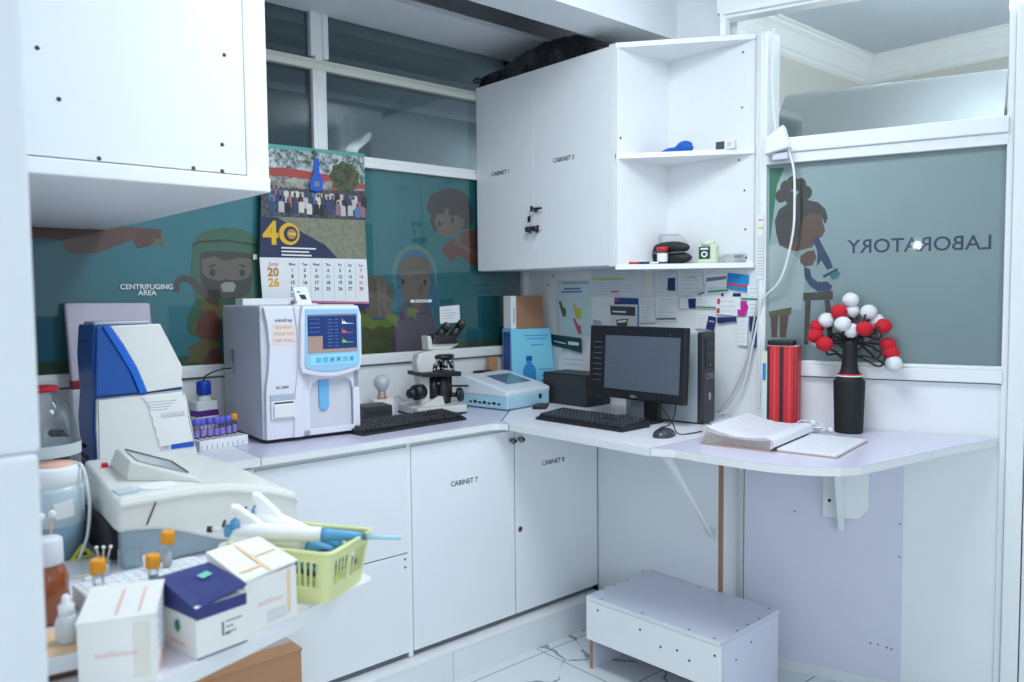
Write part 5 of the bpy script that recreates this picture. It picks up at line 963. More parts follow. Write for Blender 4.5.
def deco_left(b, w_, d_, h_, a, z1, z2):
    b.text(PK, 'bioMérieux', 0.0105, at(w_ * 0.48, -0.0006, h_ * 0.50)); b.box(mat('faint beige band', (228, 222, 210), 0.6), w_ * 0.70, w_ * 0.92, -0.0006, 0.0, 0.01, h_ * 0.94)
    for k in range(5): b.box(mat('bluish print', (150, 170, 206), 0.6), w_, w_ + 0.0006, d_ * 0.25, d_ * (0.5 + 0.07 * (k % 3)), 0.03 + k * 0.014, 0.035 + k * 0.014)
    b.box(PK, w_, w_ + 0.0006, 0.015, d_ - 0.01, 0.006, 0.016)
    def L(x, y): t_ = y / d_; f = x / w_; z0 = a + (z1 - a) * f; return (x, y, h_ + 0.0034 + z0 * (1 - t_) + z2 * t_)
    for x0, x1, y0, y1 in ((w_ * 0.46, w_ * 0.50, d_ * 0.1, d_ * 0.8), (w_ * 0.76, w_ * 0.79, d_ * 0.1, d_ * 0.8)): b.poly(PK, [L(x0, y0), L(x1, y0), L(x1, y1), L(x0, y1)])
def deco_navy(b, w_, d_, h_, a, z1, z2):
    NV = MATS['navy lid']; b.box(NV, -0.0006, w_ + 0.0006, -0.0008, 0.0, h_ - 0.018, h_ - 0.001); b.box(NV, -0.0008, 0.0, 0, d_, h_ - 0.016, h_ - 0.001); b.box(NAVY, -0.0004, w_ + .0004, -0.0006, 0.0, 0.0, 0.0022)
    b.box(INK, w_ * 0.50, w_ * 0.53, -0.0006, 0.0, 0.022, 0.042)
    for k, q in enumerate((0.32, 0.14, 0.20)): b.box(GREYINK, w_ * 0.58, w_ * (0.58 + q), -0.0006, 0.0, 0.040 - k * 0.008, 0.0418 - k * 0.008)
    b.box(INK, w_ * 0.56, w_ * 0.66, -0.0006, 0.0, 0.022, 0.025)
    b.prism(mat('green emblem', (40, 130, 110), 0.5), [(d_ * 0.50, 0.028), (d_ * 0.42, 0.036), (d_ * 0.47, 0.048), (d_ * 0.56, 0.044), (d_ * 0.58, 0.034)], 'x', -0.0008, 0.0); b.box(mat('pink foot print', (226, 196, 196), 0.6), -0.0006, 0.0, d_ * 0.3, d_ * 0.7, 0.012, 0.016)
    b.poly(mat('mint sticker', (120, 200, 180), 0.5), [(w_ * 0.55, d_ * 0.55, h_ + 0.005 + (a + (z1 - a) * .55) * .45 + z2 * .55), (w_ * 0.78, d_ * 0.58, h_ + 0.005 + (a + (z1 - a) * .78) * .42 + z2 * .58), (w_ * 0.76, d_ * 0.72, h_ + 0.005 + (a + (z1 - a) * .76) * .28 + z2 * .72), (w_ * 0.53, d_ * 0.69, h_ + 0.005 + (a + (z1 - a) * .53) * .31 + z2 * .69)])
small_box('white reagent carton with pale pink print, the leftmost of the three small boxes', (0.241, 1.108, ZC), -23, 0.092, 0.12, 0.088, (0.0, 0.002, 0.005), BXW, BXW, deco_left)
NLID = mat('navy lid', (46, 56, 118), 0.5, var=0.05)
small_box('white box with a half open navy blue lid, middle of the three small boxes', (0.386, 1.097, ZC), 10, 0.078, 0.098, 0.074, (-0.004, 0.010, 0.020), BXW, NLID, deco_navy)
small_box('white carton with orange bands and raised lid flap, between navy lidded box and green basket', (0.468, 1.126, ZC), 13, 0.095, 0.092, 0.082, (0.0, 0.006, 0.026), BXW, BXW, deco_bio)

# --- yellow green basket with pipettes
bk = thing('plastic_basket', 'lime green plastic basket holding the pipettes at the worktop end', 'basket', (0.626, 1.262, ZC), R(30))
LIME = mat('lime plastic', (226, 231, 166), 0.4, var=0.03)
w0, d0, w1, d1, hh = 0.060, 0.086, 0.071, 0.100, 0.086
b = MB(); b.prism(LIME, rrect(-w0, w0, -d0, d0, 0.016), 'z', 0.0, 0.003); b.make('bottom', bk)
def wall_pt(side, u, t):      # u along the wall 0..1, t height 0..1
    w_ = w0 + (w1 - w0) * t; d_ = d0 + (d1 - d0) * t; z = hh * t; r = 0.012
    if side == 0: return (-w_ + r + u * 2 * (w_ - r), -d_, z)
    if side == 1: return (w_, -d_ + r + u * 2 * (d_ - r), z)
    if side == 2: return (w_ - r - u * 2 * (w_ - r), d_, z)
    return (-w_, d_ - r - u * 2 * (d_ - r), z)
b = MB()
for side in range(4):
    n_ = 9 if side % 2 == 0 else 13
    def quad(u0, u1, t0, t1, sk=0.0):
        P = [wall_pt(side, u0, t0), wall_pt(side, u1, t0), wall_pt(side, min(1, u1 + sk), t1), wall_pt(side, min(1, u0 + sk), t1)]
        nx, ny = ((0, -1), (1, 0), (0, 1), (-1, 0))[side]; th = 0.0022
        b.hexa(LIME, P, [(p[0] - nx * th, p[1] - ny * th, p[2]) for p in P])
    quad(0, 1, 0.0, 0.30); quad(0, 1, 0.80, 1.0); quad(0, 0.06, 0.3, 0.8); quad(0.94, 1, 0.3, 0.8); quad(0.46, 0.54, .3, .8)
    for k in range(n_ + 1):
        u = 0.06 + 0.88 * k / n_; quad(max(0, u - 0.012), min(1, u + 0.012), 0.30, 0.80)
# corner posts
for cx_, cy_, sx, sy in ((-1, -1, 1, 1), (1, -1, -1, 1), (1, 1, -1, -1), (-1, 1, 1, -1)):
    P = []
    for t in (0, 1):
        w_ = w0 + (w1 - w0) * t; d_ = d0 + (d1 - d0) * t; r = 0.012
        P.append([(cx_ * (w_ - r) + cx_ * r * math.cos(a_), cy_ * (d_ - r) + cy_ * r * math.sin(a_), hh * t) for a_ in (0, PI / 6, PI / 3, PI / 2)])
    for k in range(3): b.hexa(LIME, [P[0][k], P[0][k + 1], P[1][k + 1], P[1][k]], [(p[0] - cx_ * .002, p[1] - cy_ * .002, p[2]) for p in (P[0][k], P[0][k + 1], P[1][k + 1], P[1][k])])
b.make('lattice_wall', bk)
b = MB(); ring = rrect(-w1, w1, -d1, d1, 0.014); b.tube(LIME, [(p[0], p[1], hh) for p in ring + ring[:1]], 0.0042, sub=1); b.make('rim', bk)
PIPW = mat('pipette white', (240, 242, 242), 0.35); PIPB = mat('pipette blue', (88, 160, 206), 0.4); TIPB = mat('pale blue tip', (176, 216, 232), 0.3)
def pipette(label, p_top, p_tip, roll, L=0.30):
    t = thing('pipette', label, 'pipette', p_top, 0, 'pipettes in the lime basket'); d_ = Vector(p_tip) - Vector(p_top); L = d_.length
    q = d_.to_track_quat('X', 'Z').to_euler(); t.rotation_euler = q
    RX = Matrix.Rotation(roll, 4, 'X')
    b = MB(); X = lambda x, y, z: RX @ Vector((x, y, z))
    b.lathe(PIPW, [(0.010, 0.0), (0.0145, 0.01), (0.0155, 0.05), (0.0135, 0.12), (0.0125, 0.15)], n=18, M=RX @ Matrix.Translation((L * 0.13, 0, 0)) @ Matrix.Rotation(PI / 2, 4, 'Y')); b.make('handle', t)
    b = MB(); b.prism(PIPW, [(L * 0.13, -0.012), (L * 0.13 + 0.012, -0.012), (L * 0.13 + 0.07, 0.010), (L * 0.13 + 0.036, 0.022), (L * 0.13 - 0.004, 0.034), (L * 0.13 - 0.020, 0.033), (L * 0.13 - 0.016, 0.024), (L * 0.13 - 0.002, 0.018)], 'y', -0.008, 0.008, bev=0.003, M=RX); b.make('finger_hook', t)
    b = MB(); b.cyl(PIPW, X(L * 0.02, 0, 0), X(L * 0.14, 0, 0), 0.0045); b.cyl(INK, X(0.0, 0, 0), X(L * 0.025, 0, 0), 0.0055); b.cyl(PIPB, X(L * 0.095, 0, 0), X(L * 0.135, 0, 0), 0.0125, 0.0115); b.cyl(PIPB, X(L * 0.13, 0.010, -0.006), X(L * 0.17, 0.012, -0.01), 0.009); b.make('plunger', t)
    s0 = L * 0.13 + 0.15
    b = MB(); b.lathe(PIPB, [(0.0128, 0.0), (0.0105, 0.012), (0.0085, 0.05), (0.0065, max(0.06, L * 0.80 - s0))], n=16, M=RX @ Matrix.Translation((s0, 0, 0)) @ Matrix.Rotation(PI / 2, 4, 'Y')); b.make('shaft', t)
    b = MB(); b.cyl(STEEL, X(max(L * 0.80, s0 + .06), 0, 0), X(max(L * 0.80, s0 + .06) + 0.006, 0, 0), 0.0062); b.cyl(TIPB, X(max(L * 0.80, s0 + .06) + 0.006, 0, 0), X(max(L, s0 + .075), 0, 0), 0.0052, 0.003); b.make('tip', t); return t
pipette('white pipette with blue shaft lying across the lime basket, tip pointing right', (0.500, 1.352, 1.056), (0.755, 1.146, 1.033), 2.6)
pipette('white pipette with a blue button, middle of the three leaning in the lime basket', (0.520, 1.335, 1.066), (0.672, 1.248, 1.006), 0.15).scale = (0.82, 1.1, 1.1)
pipette('white pipette with a hooked handle, rearmost in the lime basket', (0.565, 1.352, 1.078), (0.690, 1.270, 1.008), 0.15).scale = (0.82, 1.1, 1.1)
b = MB()
for k in range(5): b.cyl(PIPB if k % 2 else NAVY, (0.60 + 0.012 * k, 1.30 - 0.01 * k, 0.985 + 0.006 * k), (0.665 + 0.008 * k, 1.225 - 0.012 * k + 0.02, 0.962 + 0.008 * k), 0.0065)
tag(b.make('marker_bundle'), 'small bundle of blue and navy sticks lying inside the lime basket', 'marker pens')

# --- bottles at the far left
ct = thing('liquid_canister', 'translucent round canister half full of grey blue liquid with white lid, far left', 'canister', (0.352, 1.742, ZC))
b = MB(); b.lathe(mat('frosted canister', (188, 206, 214), 0.3, var=0.02), [(0.048, 0.062), (0.0505, 0.066), (0.0505, 0.130), (0.046, 0.142)], n=28); b.make('upper_wall', ct)
b = MB(); b.lathe(mat('grey blue liquid', (118, 146, 164), 0.3, var=0.03), [(0.044, 0.0), (0.050, 0.006), (0.0505, 0.066), (0.048, 0.068)], n=28); b.make('liquid', ct)
b = MB(); b.lathe(PAPER, [(0.044, 0.138), (0.047, 0.142), (0.047, 0.172), (0.043, 0.178), (0.036, 0.178)], n=28); o = b.make('lid', ct)
b = MB(); b.lathe(mat('salmon disc', (226, 176, 160), 0.6), [(0.035, 0.177), (0.035, 0.1815)], n=24); b.make('lid_disc', o)
b = MB(); b.hexa(PAPER, [(0.0 - 0.01, -0.052, 0.082), (0.022, -0.0485, 0.084), (0.022, -0.046, 0.084), (-0.01, -0.05, 0.082)], [(-0.014, -0.052, 0.112), (0.02, -0.049, 0.117), (0.02, -0.046, 0.117), (-0.014, -0.05, 0.112)]); b.make('torn_label', ct)
b = MB(); b.prism(mat('yellow hazard', (220, 222, 70), 0.5), [(0.006, -0.002), (0.052, 0.004), (0.030, 0.030)], 'y', -0.0575, -0.056); b.prism(INK, [(0.018, 0.004), (0.040, 0.007), (0.030, 0.020)], 'y', -0.0582, -0.0575); b.make('hazard_label', ct)
b = MB(); b.tube(mat('milky tube', (214, 222, 224), 0.35), [(0.385, 1.735, 1.128), (0.394, 1.712, 1.125), (0.399, 1.70, 1.09), (0.402, 1.70, 1.04), (0.392, 1.685, 0.99), (0.372, 1.665, 0.957)], 0.0032); tag(b.make('tubing'), 'milky plastic tube looping from the canister lid down to the worktop', 'tube')
cj = thing('clear_carboy', 'clear plastic carboy with a red collar behind the round canister', 'bottle', (0.42, 2.16, ZC))
b = MB(); b.lathe(glass('carboy plastic', (246, 250, 252), 0.7, 0.05, base=0.02), [(0.068, 0.0), (0.075, 0.01), (0.075, 0.16), (0.070, 0.20), (0.050, 0.25), (0.030, 0.272), (0.028, 0.282)], n=28); b.make('body', cj)
b = MB(); b.lathe(RED, [(0.034, 0.280), (0.034, 0.292), (0.026, 0.294)], n=24); b.make('collar', cj)
b = MB(); b.lathe(mat('white carboy band', (220, 226, 228), 0.4), [(0.0765, 0.13), (0.0765, 0.158)], n=28, cap=False); b.make('band', cj)
am = thing('reagent_bottle', 'brown amber glass bottle with white cap at the far left', 'bottle', (0.268, 1.392, ZC))
b = MB(); b.lathe(mat('amber glass', (150, 74, 34), 0.12, var=0.08, coat=0.6), [(0.024, 0.0), (0.0275, 0.004), (0.0275, 0.068), (0.024, 0.082), (0.016, 0.09), (0.015, 0.098)], n=24); b.make('body', am)
b = MB(); b.lathe(mat('matt white cap', (220, 222, 230), 0.5), [(0.0205, 0.090), (0.0215, 0.094), (0.021, 0.128), (0.018, 0.131)], n=24); b.make('cap', am)
tb = thing('wooden_box', 'small tan wooden box with a white front edge under the dropper bottle', 'box', (0.203, 1.165, ZC), R(-8))
b = MB(); b.box(mat('tan wood', (224, 190, 150), 0.5, var=0.06), 0, 0.085, 0, 0.10, 0, 0.036, bev=0.002); b.make('body', tb)
b = MB(); b.box(WHITE2, 0, 0.085, -0.003, 0.0, 0.012, 0.034, bev=0.001); b.box(DARK, -0.0, 0.085, -0.002, 0.0, 0.003, 0.010); b.make('front_edge', tb)
dr = thing('dropper_bottle', 'small frosted dropper bottle with white nozzle cap standing on the tan wooden box', 'bottle', (0.250, 1.200, ZC + 0.036))
b = MB(); b.lathe(mat('frosted dropper', (210, 216, 220), 0.35), [(0.0135, 0.0), (0.0145, 0.003), (0.0145, 0.026), (0.012, 0.034), (0.0085, 0.037)], n=20); b.make('body', dr)
b = MB(); b.lathe(mat('white nozzle', (240, 242, 244), 0.4), [(0.0098, 0.034), (0.0098, 0.050), (0.0055, 0.053), (0.005, 0.060), (0.003, 0.064)], n=18); b.make('nozzle', dr)
for k_, (lx, ly, lab, hcol) in enumerate(((0.375, 1.520, 'little glass vial with cotton swabs before the grey analyser', PAPER),)):
    v = thing('glass_vial', lab, 'vial', (lx, ly, ZC))
    b = MB(); b.lathe(CLEAR, [(0.012, 0.0), (0.0135, 0.003), (0.0135, 0.036), (0.011, 0.042)], n=18); b.make('glass_wall', v)
    b = MB(); b.lathe(hcol, [(0.010, 0.001), (0.0115, 0.006), (0.0115, 0.030)], n=16); b.make('contents', v)
    for q in range(3): 
        b = MB(); b.cyl(mat('swab stick', (206, 190, 170), 0.6), (0.002 * q, 0, 0.02), (-0.006 + 0.010 * q, 0.006 - 0.006 * q, 0.062), 0.0014); b.ball(PAPER, (-0.006 + 0.010 * q, 0.006 - 0.006 * q, 0.062), 0.0034); b.make('swab', v)
b = MB(); b.prism(CLEAR, rrect(0, 0.034, 0, 0.030, 0.004), 'z', 0.0, 0.058); tag(b.make('cuvette', None, (0.398, 1.47, ZC), R(5)), 'clear square cuvette box next to the swab vial', 'cuvette')
b = MB(); b.cyl(PAPER, (0.425, 1.455, ZC + 0.0), (0.427, 1.456, ZC + 0.052), 0.0022); b.box(PAPER, 0.415, 0.435, 1.45, 1.462, ZC, ZC + 0.006, bev=0.002); tag(b.make('spatula'), 'thin white upright spatula beside the clear cuvette', 'spatula')
b = MB(); b.cyl(MATS['swab stick'], (0.292, 1.44, ZC + 0.045), (0.365, 1.465, ZC + 0.035), 0.0016); b.ball(PAPER, (0.292, 1.44, ZC + 0.045), 0.003); b.box(PAPER, 0.33, 0.34, 1.44, 1.465, ZC, ZC + 0.037); tag(b.make('swab'), 'single cotton swab lying across between amber bottle and vial', 'swab')
sj = thing('swab_jar', 'jar of wooden sticks behind the amber bottle at the far left', 'jar', (0.272, 1.512, ZC))
b = MB(); b.lathe(CLEAR, [(0.02, 0.0), (0.022, 0.003), (0.022, 0.07)], n=18); b.make('glass_wall', sj)
for k, (dx, dy) in enumerate(((-0.004, 0.0), (0.006, 0.004), (0.012, -0.004), (0.002, 0.01))):
    b = MB(); b.cyl(mat('wood stick', (196, 160, 130), 0.6), (dx, dy, 0.004), (dx * 2.2, dy * 2, 0.125 + 0.006 * k), 0.0018); b.ball(RED if k == 0 else PAPER, (dx * 2.2, dy * 2, 0.127 + 0.006 * k), 0.006, sz=(1, 1, 1.2), jit=0.1); b.make('stick', sj)

# ================================================================== DESK ON THE RIGHT
def dim_screen(): return mat('dim grey screen', (82, 92, 104), 0.3, var=0.02, emit=0.10)
mn = thing('monitor', 'black flat computer monitor showing a dim grey window on the white worktop', 'monitor', (2.405, 2.015, ZC), -PI / 2)
TM = Matrix.Rotation(R(-3), 4, 'X')
b = MB(); b.box(BLACK, -0.238, 0.238, 0.0, 0.028, 0.085, 0.372, bev=0.004, M=TM); b.box(BLACKM, -0.17, 0.17, 0.028, 0.05, 0.13, 0.33, bev=0.008, M=TM); o = b.make('casing', mn)
b = MB(); b.box(mat('screen black', (24, 30, 38), 0.25, emit=0.08), -0.221, 0.221, -0.0012, 0.0, 0.115, 0.358, M=TM); b.box(dim_screen(), -0.152, 0.216, -0.0016, -0.0012, 0.122, 0.334, M=TM)
DL = mat('screen faint line', (96, 106, 118), 0.3, emit=0.10)
for k in range(10): b.box(DL, -0.145, 0.20, -0.0019, -0.0016, 0.132 + k * 0.02, 0.1325 + k * 0.02, M=TM)
for k in range(8): b.box(DL, -0.214, -0.17, -0.0016, -0.0012, 0.15 + k * 0.022, 0.152 + k * 0.022, M=TM)
b.box(DL, 0.165, 0.169, -0.0016, -0.0012, 0.342, 0.346, M=TM); b.make('screen', o)
b = MB(); b.text(LNK, 'DELL', 0.013, TM @ at(0.0, -0.0008, 0.099), bold=0.0003); b.make('lettering', o)
b = MB(); b.box(mat('silver stand front', (120, 128, 134), 0.35, metal=0.4), -0.032, 0.032, 0.024, 0.034, 0.0, 0.20, bev=0.003); b.box(BLACK, -0.034, 0.10, 0.034, 0.055, 0.0, 0.14, bev=0.004); b.make('stand', mn)
b = MB(); b.box(BLACK, -0.11, 0.10, -0.05, 0.07, 0.0, 0.012, bev=0.005); b.make('foot', mn)
tw = thing('computer_tower', 'silver sided tower computer with black front right of the monitor', 'computer', (2.535, 1.778, ZC), R(9)); tw.scale = (0.6, 0.85, 1)
SIL = mat('silver case side', (176, 186, 194), 0.35, metal=0.25)
b = MB(); b.box(SIL, 0.0, 0.165, 0.03, 0.40, 0.006, 0.345, bev=0.003); b.box(BLACK, 0.01, 0.155, 0.05, 0.38, 0.0, 0.008); b.make('case', tw)
b = MB(); b.prism(CHARC, [(0.0, 0.0), (0.345 - 0.0, 0.0), (0.352, 0.02), (0.352, 0.035), (0.0, 0.035)], 'x', 0.0, 0.0) if False else b.box(CHARC, -0.002, 0.167, 0.0, 0.032, 0.004, 0.352, bev=0.008)
b.make('front_panel', tw)
b = MB(); b.box(BLACK, 0.02, 0.15, -0.003, 0.002, 0.21, 0.325, bev=0.003); b.box(CHARC, 0.028, 0.142, -0.005, -0.002, 0.285, 0.318, bev=0.001); b.box(CHARC, 0.028, 0.142, -0.005, -0.002, 0.245, 0.278, bev=0.001); b.cyl(STEEL, (0.08, -0.002, 0.225), (0.08, -0.006, 0.225), 0.006); b.make('drive_bay', tw)
b = MB(); b.box(STEEL, 0.03, 0.14, -0.002, 0.001, 0.17, 0.195, bev=0.002); b.box(BLACK, 0.05, 0.07, -0.003, -0.002, 0.178, 0.185); b.make('front_ports', tw); b = MB(); b.cyl(METAL, (0.085, 0.0, 0.105), (0.085, -0.003, 0.105), 0.016); b.make('power_button', tw)
bx = thing('black_box', 'plain black boxy speaker left of the monitor', 'speaker', (2.555, 2.675, ZC), -PI / 2 + R(2))
b = MB(); b.box(BLACK, 0.0, 0.27, 0.0, 0.16, 0.0, 0.142, bev=0.003); b.make('body', bx)
b = MB(); b.box(CHARC, 0.004, 0.266, -0.002, 0.0, 0.006, 0.136, bev=0.001); b.make('front_panel', bx)
b = MB(); b.prism(BLACKM, rrect(-0.03, 0.03, -0.065, 0.065, 0.01), 'z', 0.0, 0.010, bev=0.002); b.box(CHARC, -0.022, 0.022, -0.05, 0.05, 0.010, 0.0106); tag(b.make('mobile_phone', None, (2.43, 2.56, ZC), R(-50)), 'black mobile phone lying left of the monitor keyboard', 'phone')
mo = thing('computer_mouse', 'dark grey computer mouse on the white worktop edge', 'mouse', (2.245, 1.735, ZC), R(15))
def mouse_shell(m, k, zk):
    tb = bmesh.new(); bmesh.ops.create_uvsphere(tb, u_segments=22, v_segments=14, radius=1)
    for v in tb.verts:
        v.co.z = max(0.0, v.co.z); v.co = Vector((v.co.x * 0.062 * k, v.co.y * 0.036 * k * (1 - 0.12 * v.co.x), v.co.z * zk * (1 - 0.2 * v.co.x)))
    q = MB(); q.merge(tb, m, None, True); return q
mouse_shell(mat('mouse shell', (58, 66, 76), 0.25), 1.0, 0.030).make('shell', mo)
b = MB(); b.box(BLACK, -0.052, -0.022, -0.004, 0.004, 0.018, 0.034, bev=0.003); b.make('wheel', mo)
b = MB(); b.tube(BLACK, [(2.29, 1.79, 0.955), (2.36, 1.84, 0.954), (2.44, 1.86, 0.956), (2.47, 1.86, 1.0), (2.49, 1.87, 1.06)], 0.0022); tag(b.make('cable'), 'mouse cable running back beneath the monitor', 'cable')
b = MB(); b.tube(BLACK, [(2.50, 1.97, 1.03), (2.44, 1.93, 1.045), (2.36, 1.84, 1.03), (2.32, 1.76, 0.985), (2.30, 1.72, 0.954), (2.33, 1.69, 0.954), (2.42, 1.69, 0.954), (2.50, 1.705, 0.956), (2.51, 1.765, 0.97)], 0.0022); tag(b.make('cable'), 'thin black cable looping from the monitor in front of the tower computer', 'cable')
# --- open register and papers
rg = thing('register_book', 'thick open register with curled worn pages on the lavender desk shelf', 'book', (2.205, 1.56, ZC), R(-80))
PGE = mat('worn page edges', (196, 190, 190), 0.7, var=0.35, scale=70); PGT = mat('ruled page', (226, 226, 234), 0.7, var=0.02); CVR = mat('tan book cover', (176, 150, 130), 0.6)
b = MB(); b.box(CVR, 0.0, 0.235, 0.0, 0.37, 0.0, 0.005, bev=0.001); b.make('cover', rg)
prof = [(0.0, 0.006), (0.235, 0.006), (0.25, 0.018), (0.245, 0.036), (0.22, 0.042), (0.17, 0.036), (0.12, 0.036), (0.06, 0.048), (0.02, 0.060), (0.008, 0.050)]
b = MB(); b.prism(PGE, prof, 'y', 0.004, 0.362, bev=0.0); o = b.make('page_block', rg)
b = MB()
for k in range(9):
    z = 0.010 + k * 0.0042; b.tube(GREYINK if k % 2 else CVR, [(0.004 + 0.002 * k, 0.0035, z), (0.08, 0.003, z * 0.78), (0.16, 0.003, z * 0.66), (0.236, 0.0035, z * 0.78)], 0.0006, n=4, sub=3)
b.make('page_lines', o)
b = MB(); up = [(0.006, 0.052), (0.02, 0.0612), (0.06, 0.0492), (0.12, 0.0372), (0.17, 0.0372), (0.222, 0.0435), (0.247, 0.0372), (0.2525, 0.018), (0.25, 0.018), (0.243, 0.036), (0.22, 0.0422), (0.17, 0.0362), (0.12, 0.0362), (0.06, 0.0482), (0.02, 0.06), (0.007, 0.050)]
b.prism(PGT, up, 'y', 0.003, 0.365)
for k in range(8): b.prism(PK if k in (2, 5) else LNK, [(0.03, 0.0586), (0.2, 0.0415), (0.2, 0.0419), (0.03, 0.059)], 'y', 0.05 + k * 0.038, 0.0512 + k * 0.038)
b.make('left_page', rg)
b = MB(); b.box(PGT, 0.25, 0.432, 0.02, 0.345, 0.004, 0.011, bev=0.001); b.box(CVR, 0.248, 0.4345, 0.017, 0.348, 0.0, 0.004, bev=0.001)
for k in range(9): b.box(LNK, 0.262, 0.42, 0.05 + k * 0.031, 0.0508 + k * 0.031, 0.011, 0.0112)
b.make('right_page', rg)
# --- tangled earphones
b = MB(); EAR = mat('white cable plastic', (226, 230, 234), 0.4); pts = []
rr = random.Random(3)
for k in range(26): pts.append((2.665 + rr.uniform(-.055, .055), 1.425 + rr.uniform(-.075, .06), 0.953 + rr.uniform(0.0, .03)))
b.tube(EAR, pts, 0.0028, n=6, sub=5)
b.tube(EAR, [(2.62, 1.43, 0.955), (2.58, 1.405, 0.965), (2.54, 1.40, 0.968)], 0.006)
b.ball(EAR, (2.67, 1.41, 0.985), 0.012); b.ball(EAR, (2.70, 1.36, 0.962), 0.010)
tag(b.make('earphones'), 'tangled white cable heap beside the open register', 'cable')
# --- tall red striped binder with a black device on top
bd = thing('ring_binder', 'tall red and black striped binder standing against the white post', 'binder', (2.690, 1.606, ZC), R(-76)); bd.scale = (0.9, 1, 1)
SRED = mat('binder red', (206, 48, 58), 0.45, var=0.05); SDK = mat('binder dark stripe', (70, 30, 36), 0.5)
b = MB(); b.box(SRED, 0.0, 0.124, 0.0, 0.05, 0.0, 0.300, bev=0.002); b.box(PAPER, 0.004, 0.120, 0.003, 0.05, 0.296, 0.302); b.make('body', bd)
b = MB()
for x0, x1, m in ((0.0, 0.012, SDK), (0.052, 0.068, SDK), (0.030, 0.034, mat('binder light red', (226, 96, 96), 0.45)), (0.09, 0.094, MATS['binder light red']), (0.108, 0.113, mat('binder deep red', (150, 30, 40), 0.45)), (0.119, 0.124, MATS['binder deep red'])): b.box(m, x0, x1, -0.0008, 0.0, 0.0, 0.298)
b.make('stripes', bd)
b = MB(); b.prism(BLACK, rrect(-0.005, 0.092, 0.0, 0.045, 0.008), 'z', 0.0, 0.019, bev=0.004); b.box(CHARC, 0.02, 0.08, 0.004, 0.04, 0.019, 0.0195)
tag(b.make('handset', None, (2.690, 1.600, ZC + 0.302), R(-76)), 'flat black handset lying on top of the red striped binder', 'phone')
b = MB(); b.box(mat('cream papers', (214, 220, 196), 0.7), 0, 0.016, 0, 0.02, 0, 0.28); b.box(CYB, 0.0, 0.012, -0.0008, 0.0, 0.17, 0.235); b.box(PCY, 0.0, 0.014, -0.0008, 0.0, 0.02, 0.16)
tag(b.make('paper_folder', None, (2.685, 1.620, ZC), R(-76)), 'thin folder of cream and blue papers left of the red binder', 'folder')
# --- vase with pompoms
vs_ = thing('vase', 'black bottle vase with a red and white neck ring on the lavender shelf', 'vase', (2.786, 1.342, ZC), R(-26))
vs_.location = (2.768, 1.328, ZC)
b = MB(); VB = mat('black rope vase', (22, 24, 28), 0.7, var=0.15, scale=60)
prof = [(0.050, 0.0), (0.053, 0.004)]
for k in range(44):
    t = k / 43; z = 0.006 + 0.185 * t; r_ = 0.0535 + 0.0055 * t; prof += [(r_, z), (r_ + 0.0008, z + 0.002)]
prof += [(0.052, 0.200), (0.042, 0.215), (0.034, 0.232), (0.030, 0.25), (0.0275, 0.28), (0.0265, 0.33), (0.023, 0.345)]
b.lathe(VB, [(r_ * 0.89, z * 0.95) for r_, z in prof], n=28); b.make('body', vs_)
b = MB(); b.lathe(RED, [(0.0405, 0.2035), (0.0415, 0.2065), (0.0395, 0.2095)], n=26); b.lathe(PAPER, [(0.0428, 0.2), (0.0432, 0.202), (0.0418, 0.2045)], n=26); b.make('neck_ring', vs_)
REDP = mat('red wool', (200, 30, 46), 0.9, var=0.2, scale=220, bump=0.6); WHP = mat('white wool', (226, 228, 232), 0.9, var=0.08, scale=220, bump=0.6); STM = mat('black stem', (20, 21, 24), 0.6)
# offsets across (towards the right of the window wall), height, depth
poms = [(0.0, 0.469, 'w', 0.01), (-0.037, 0.428, 'r', -0.015), (0.006, 0.430, 'w', 0.02), (0.059, 0.427, 'w', 0.0), (-0.077, 0.398, 'w', 0.0), (-0.024, 0.386, 'w', -0.03), (0.046, 0.370, 'r', -0.035), (0.004, 0.362, 'w', -0.01), (0.106, 0.378, 'r', 0.0), (0.086, 0.396, 'w', 0.02),
        (-0.108, 0.376, 'r', 0.02), (-0.114, 0.342, 'r', 0.0), (-0.082, 0.315, 'r', -0.035), (-0.110, 0.325, 'w', 0.025), (0.122, 0.311, 'r', 0.015), (0.132, 0.283, 'r', 0.0), (0.141, 0.249, 'w', -0.02)]
plab = ['white pompom flower at the very top of the vase arrangement', 'red pompom flower just left of the topmost white one', 'white pompom flower right below the topmost one', 'white pompom flower high on the right', 'white pompom flower on the left above the red cluster', 'white pompom flower at the front centre', 'red pompom flower at the front right of centre', 'white pompom flower half hidden at the middle front', 'red pompom flower on the upper right edge', 'white pompom flower half hidden behind the upper right red one',
        'red pompom flower half hidden at the left edge', 'red pompom flower in the left cluster', 'red pompom flower lowest in the left cluster', 'white pompom flower peeping from behind the left red cluster', 'red pompom flower in the lower right cluster, upper one', 'red pompom flower in the lower right cluster, middle one', 'white pompom flower lowest on the right, hanging beside the sill']
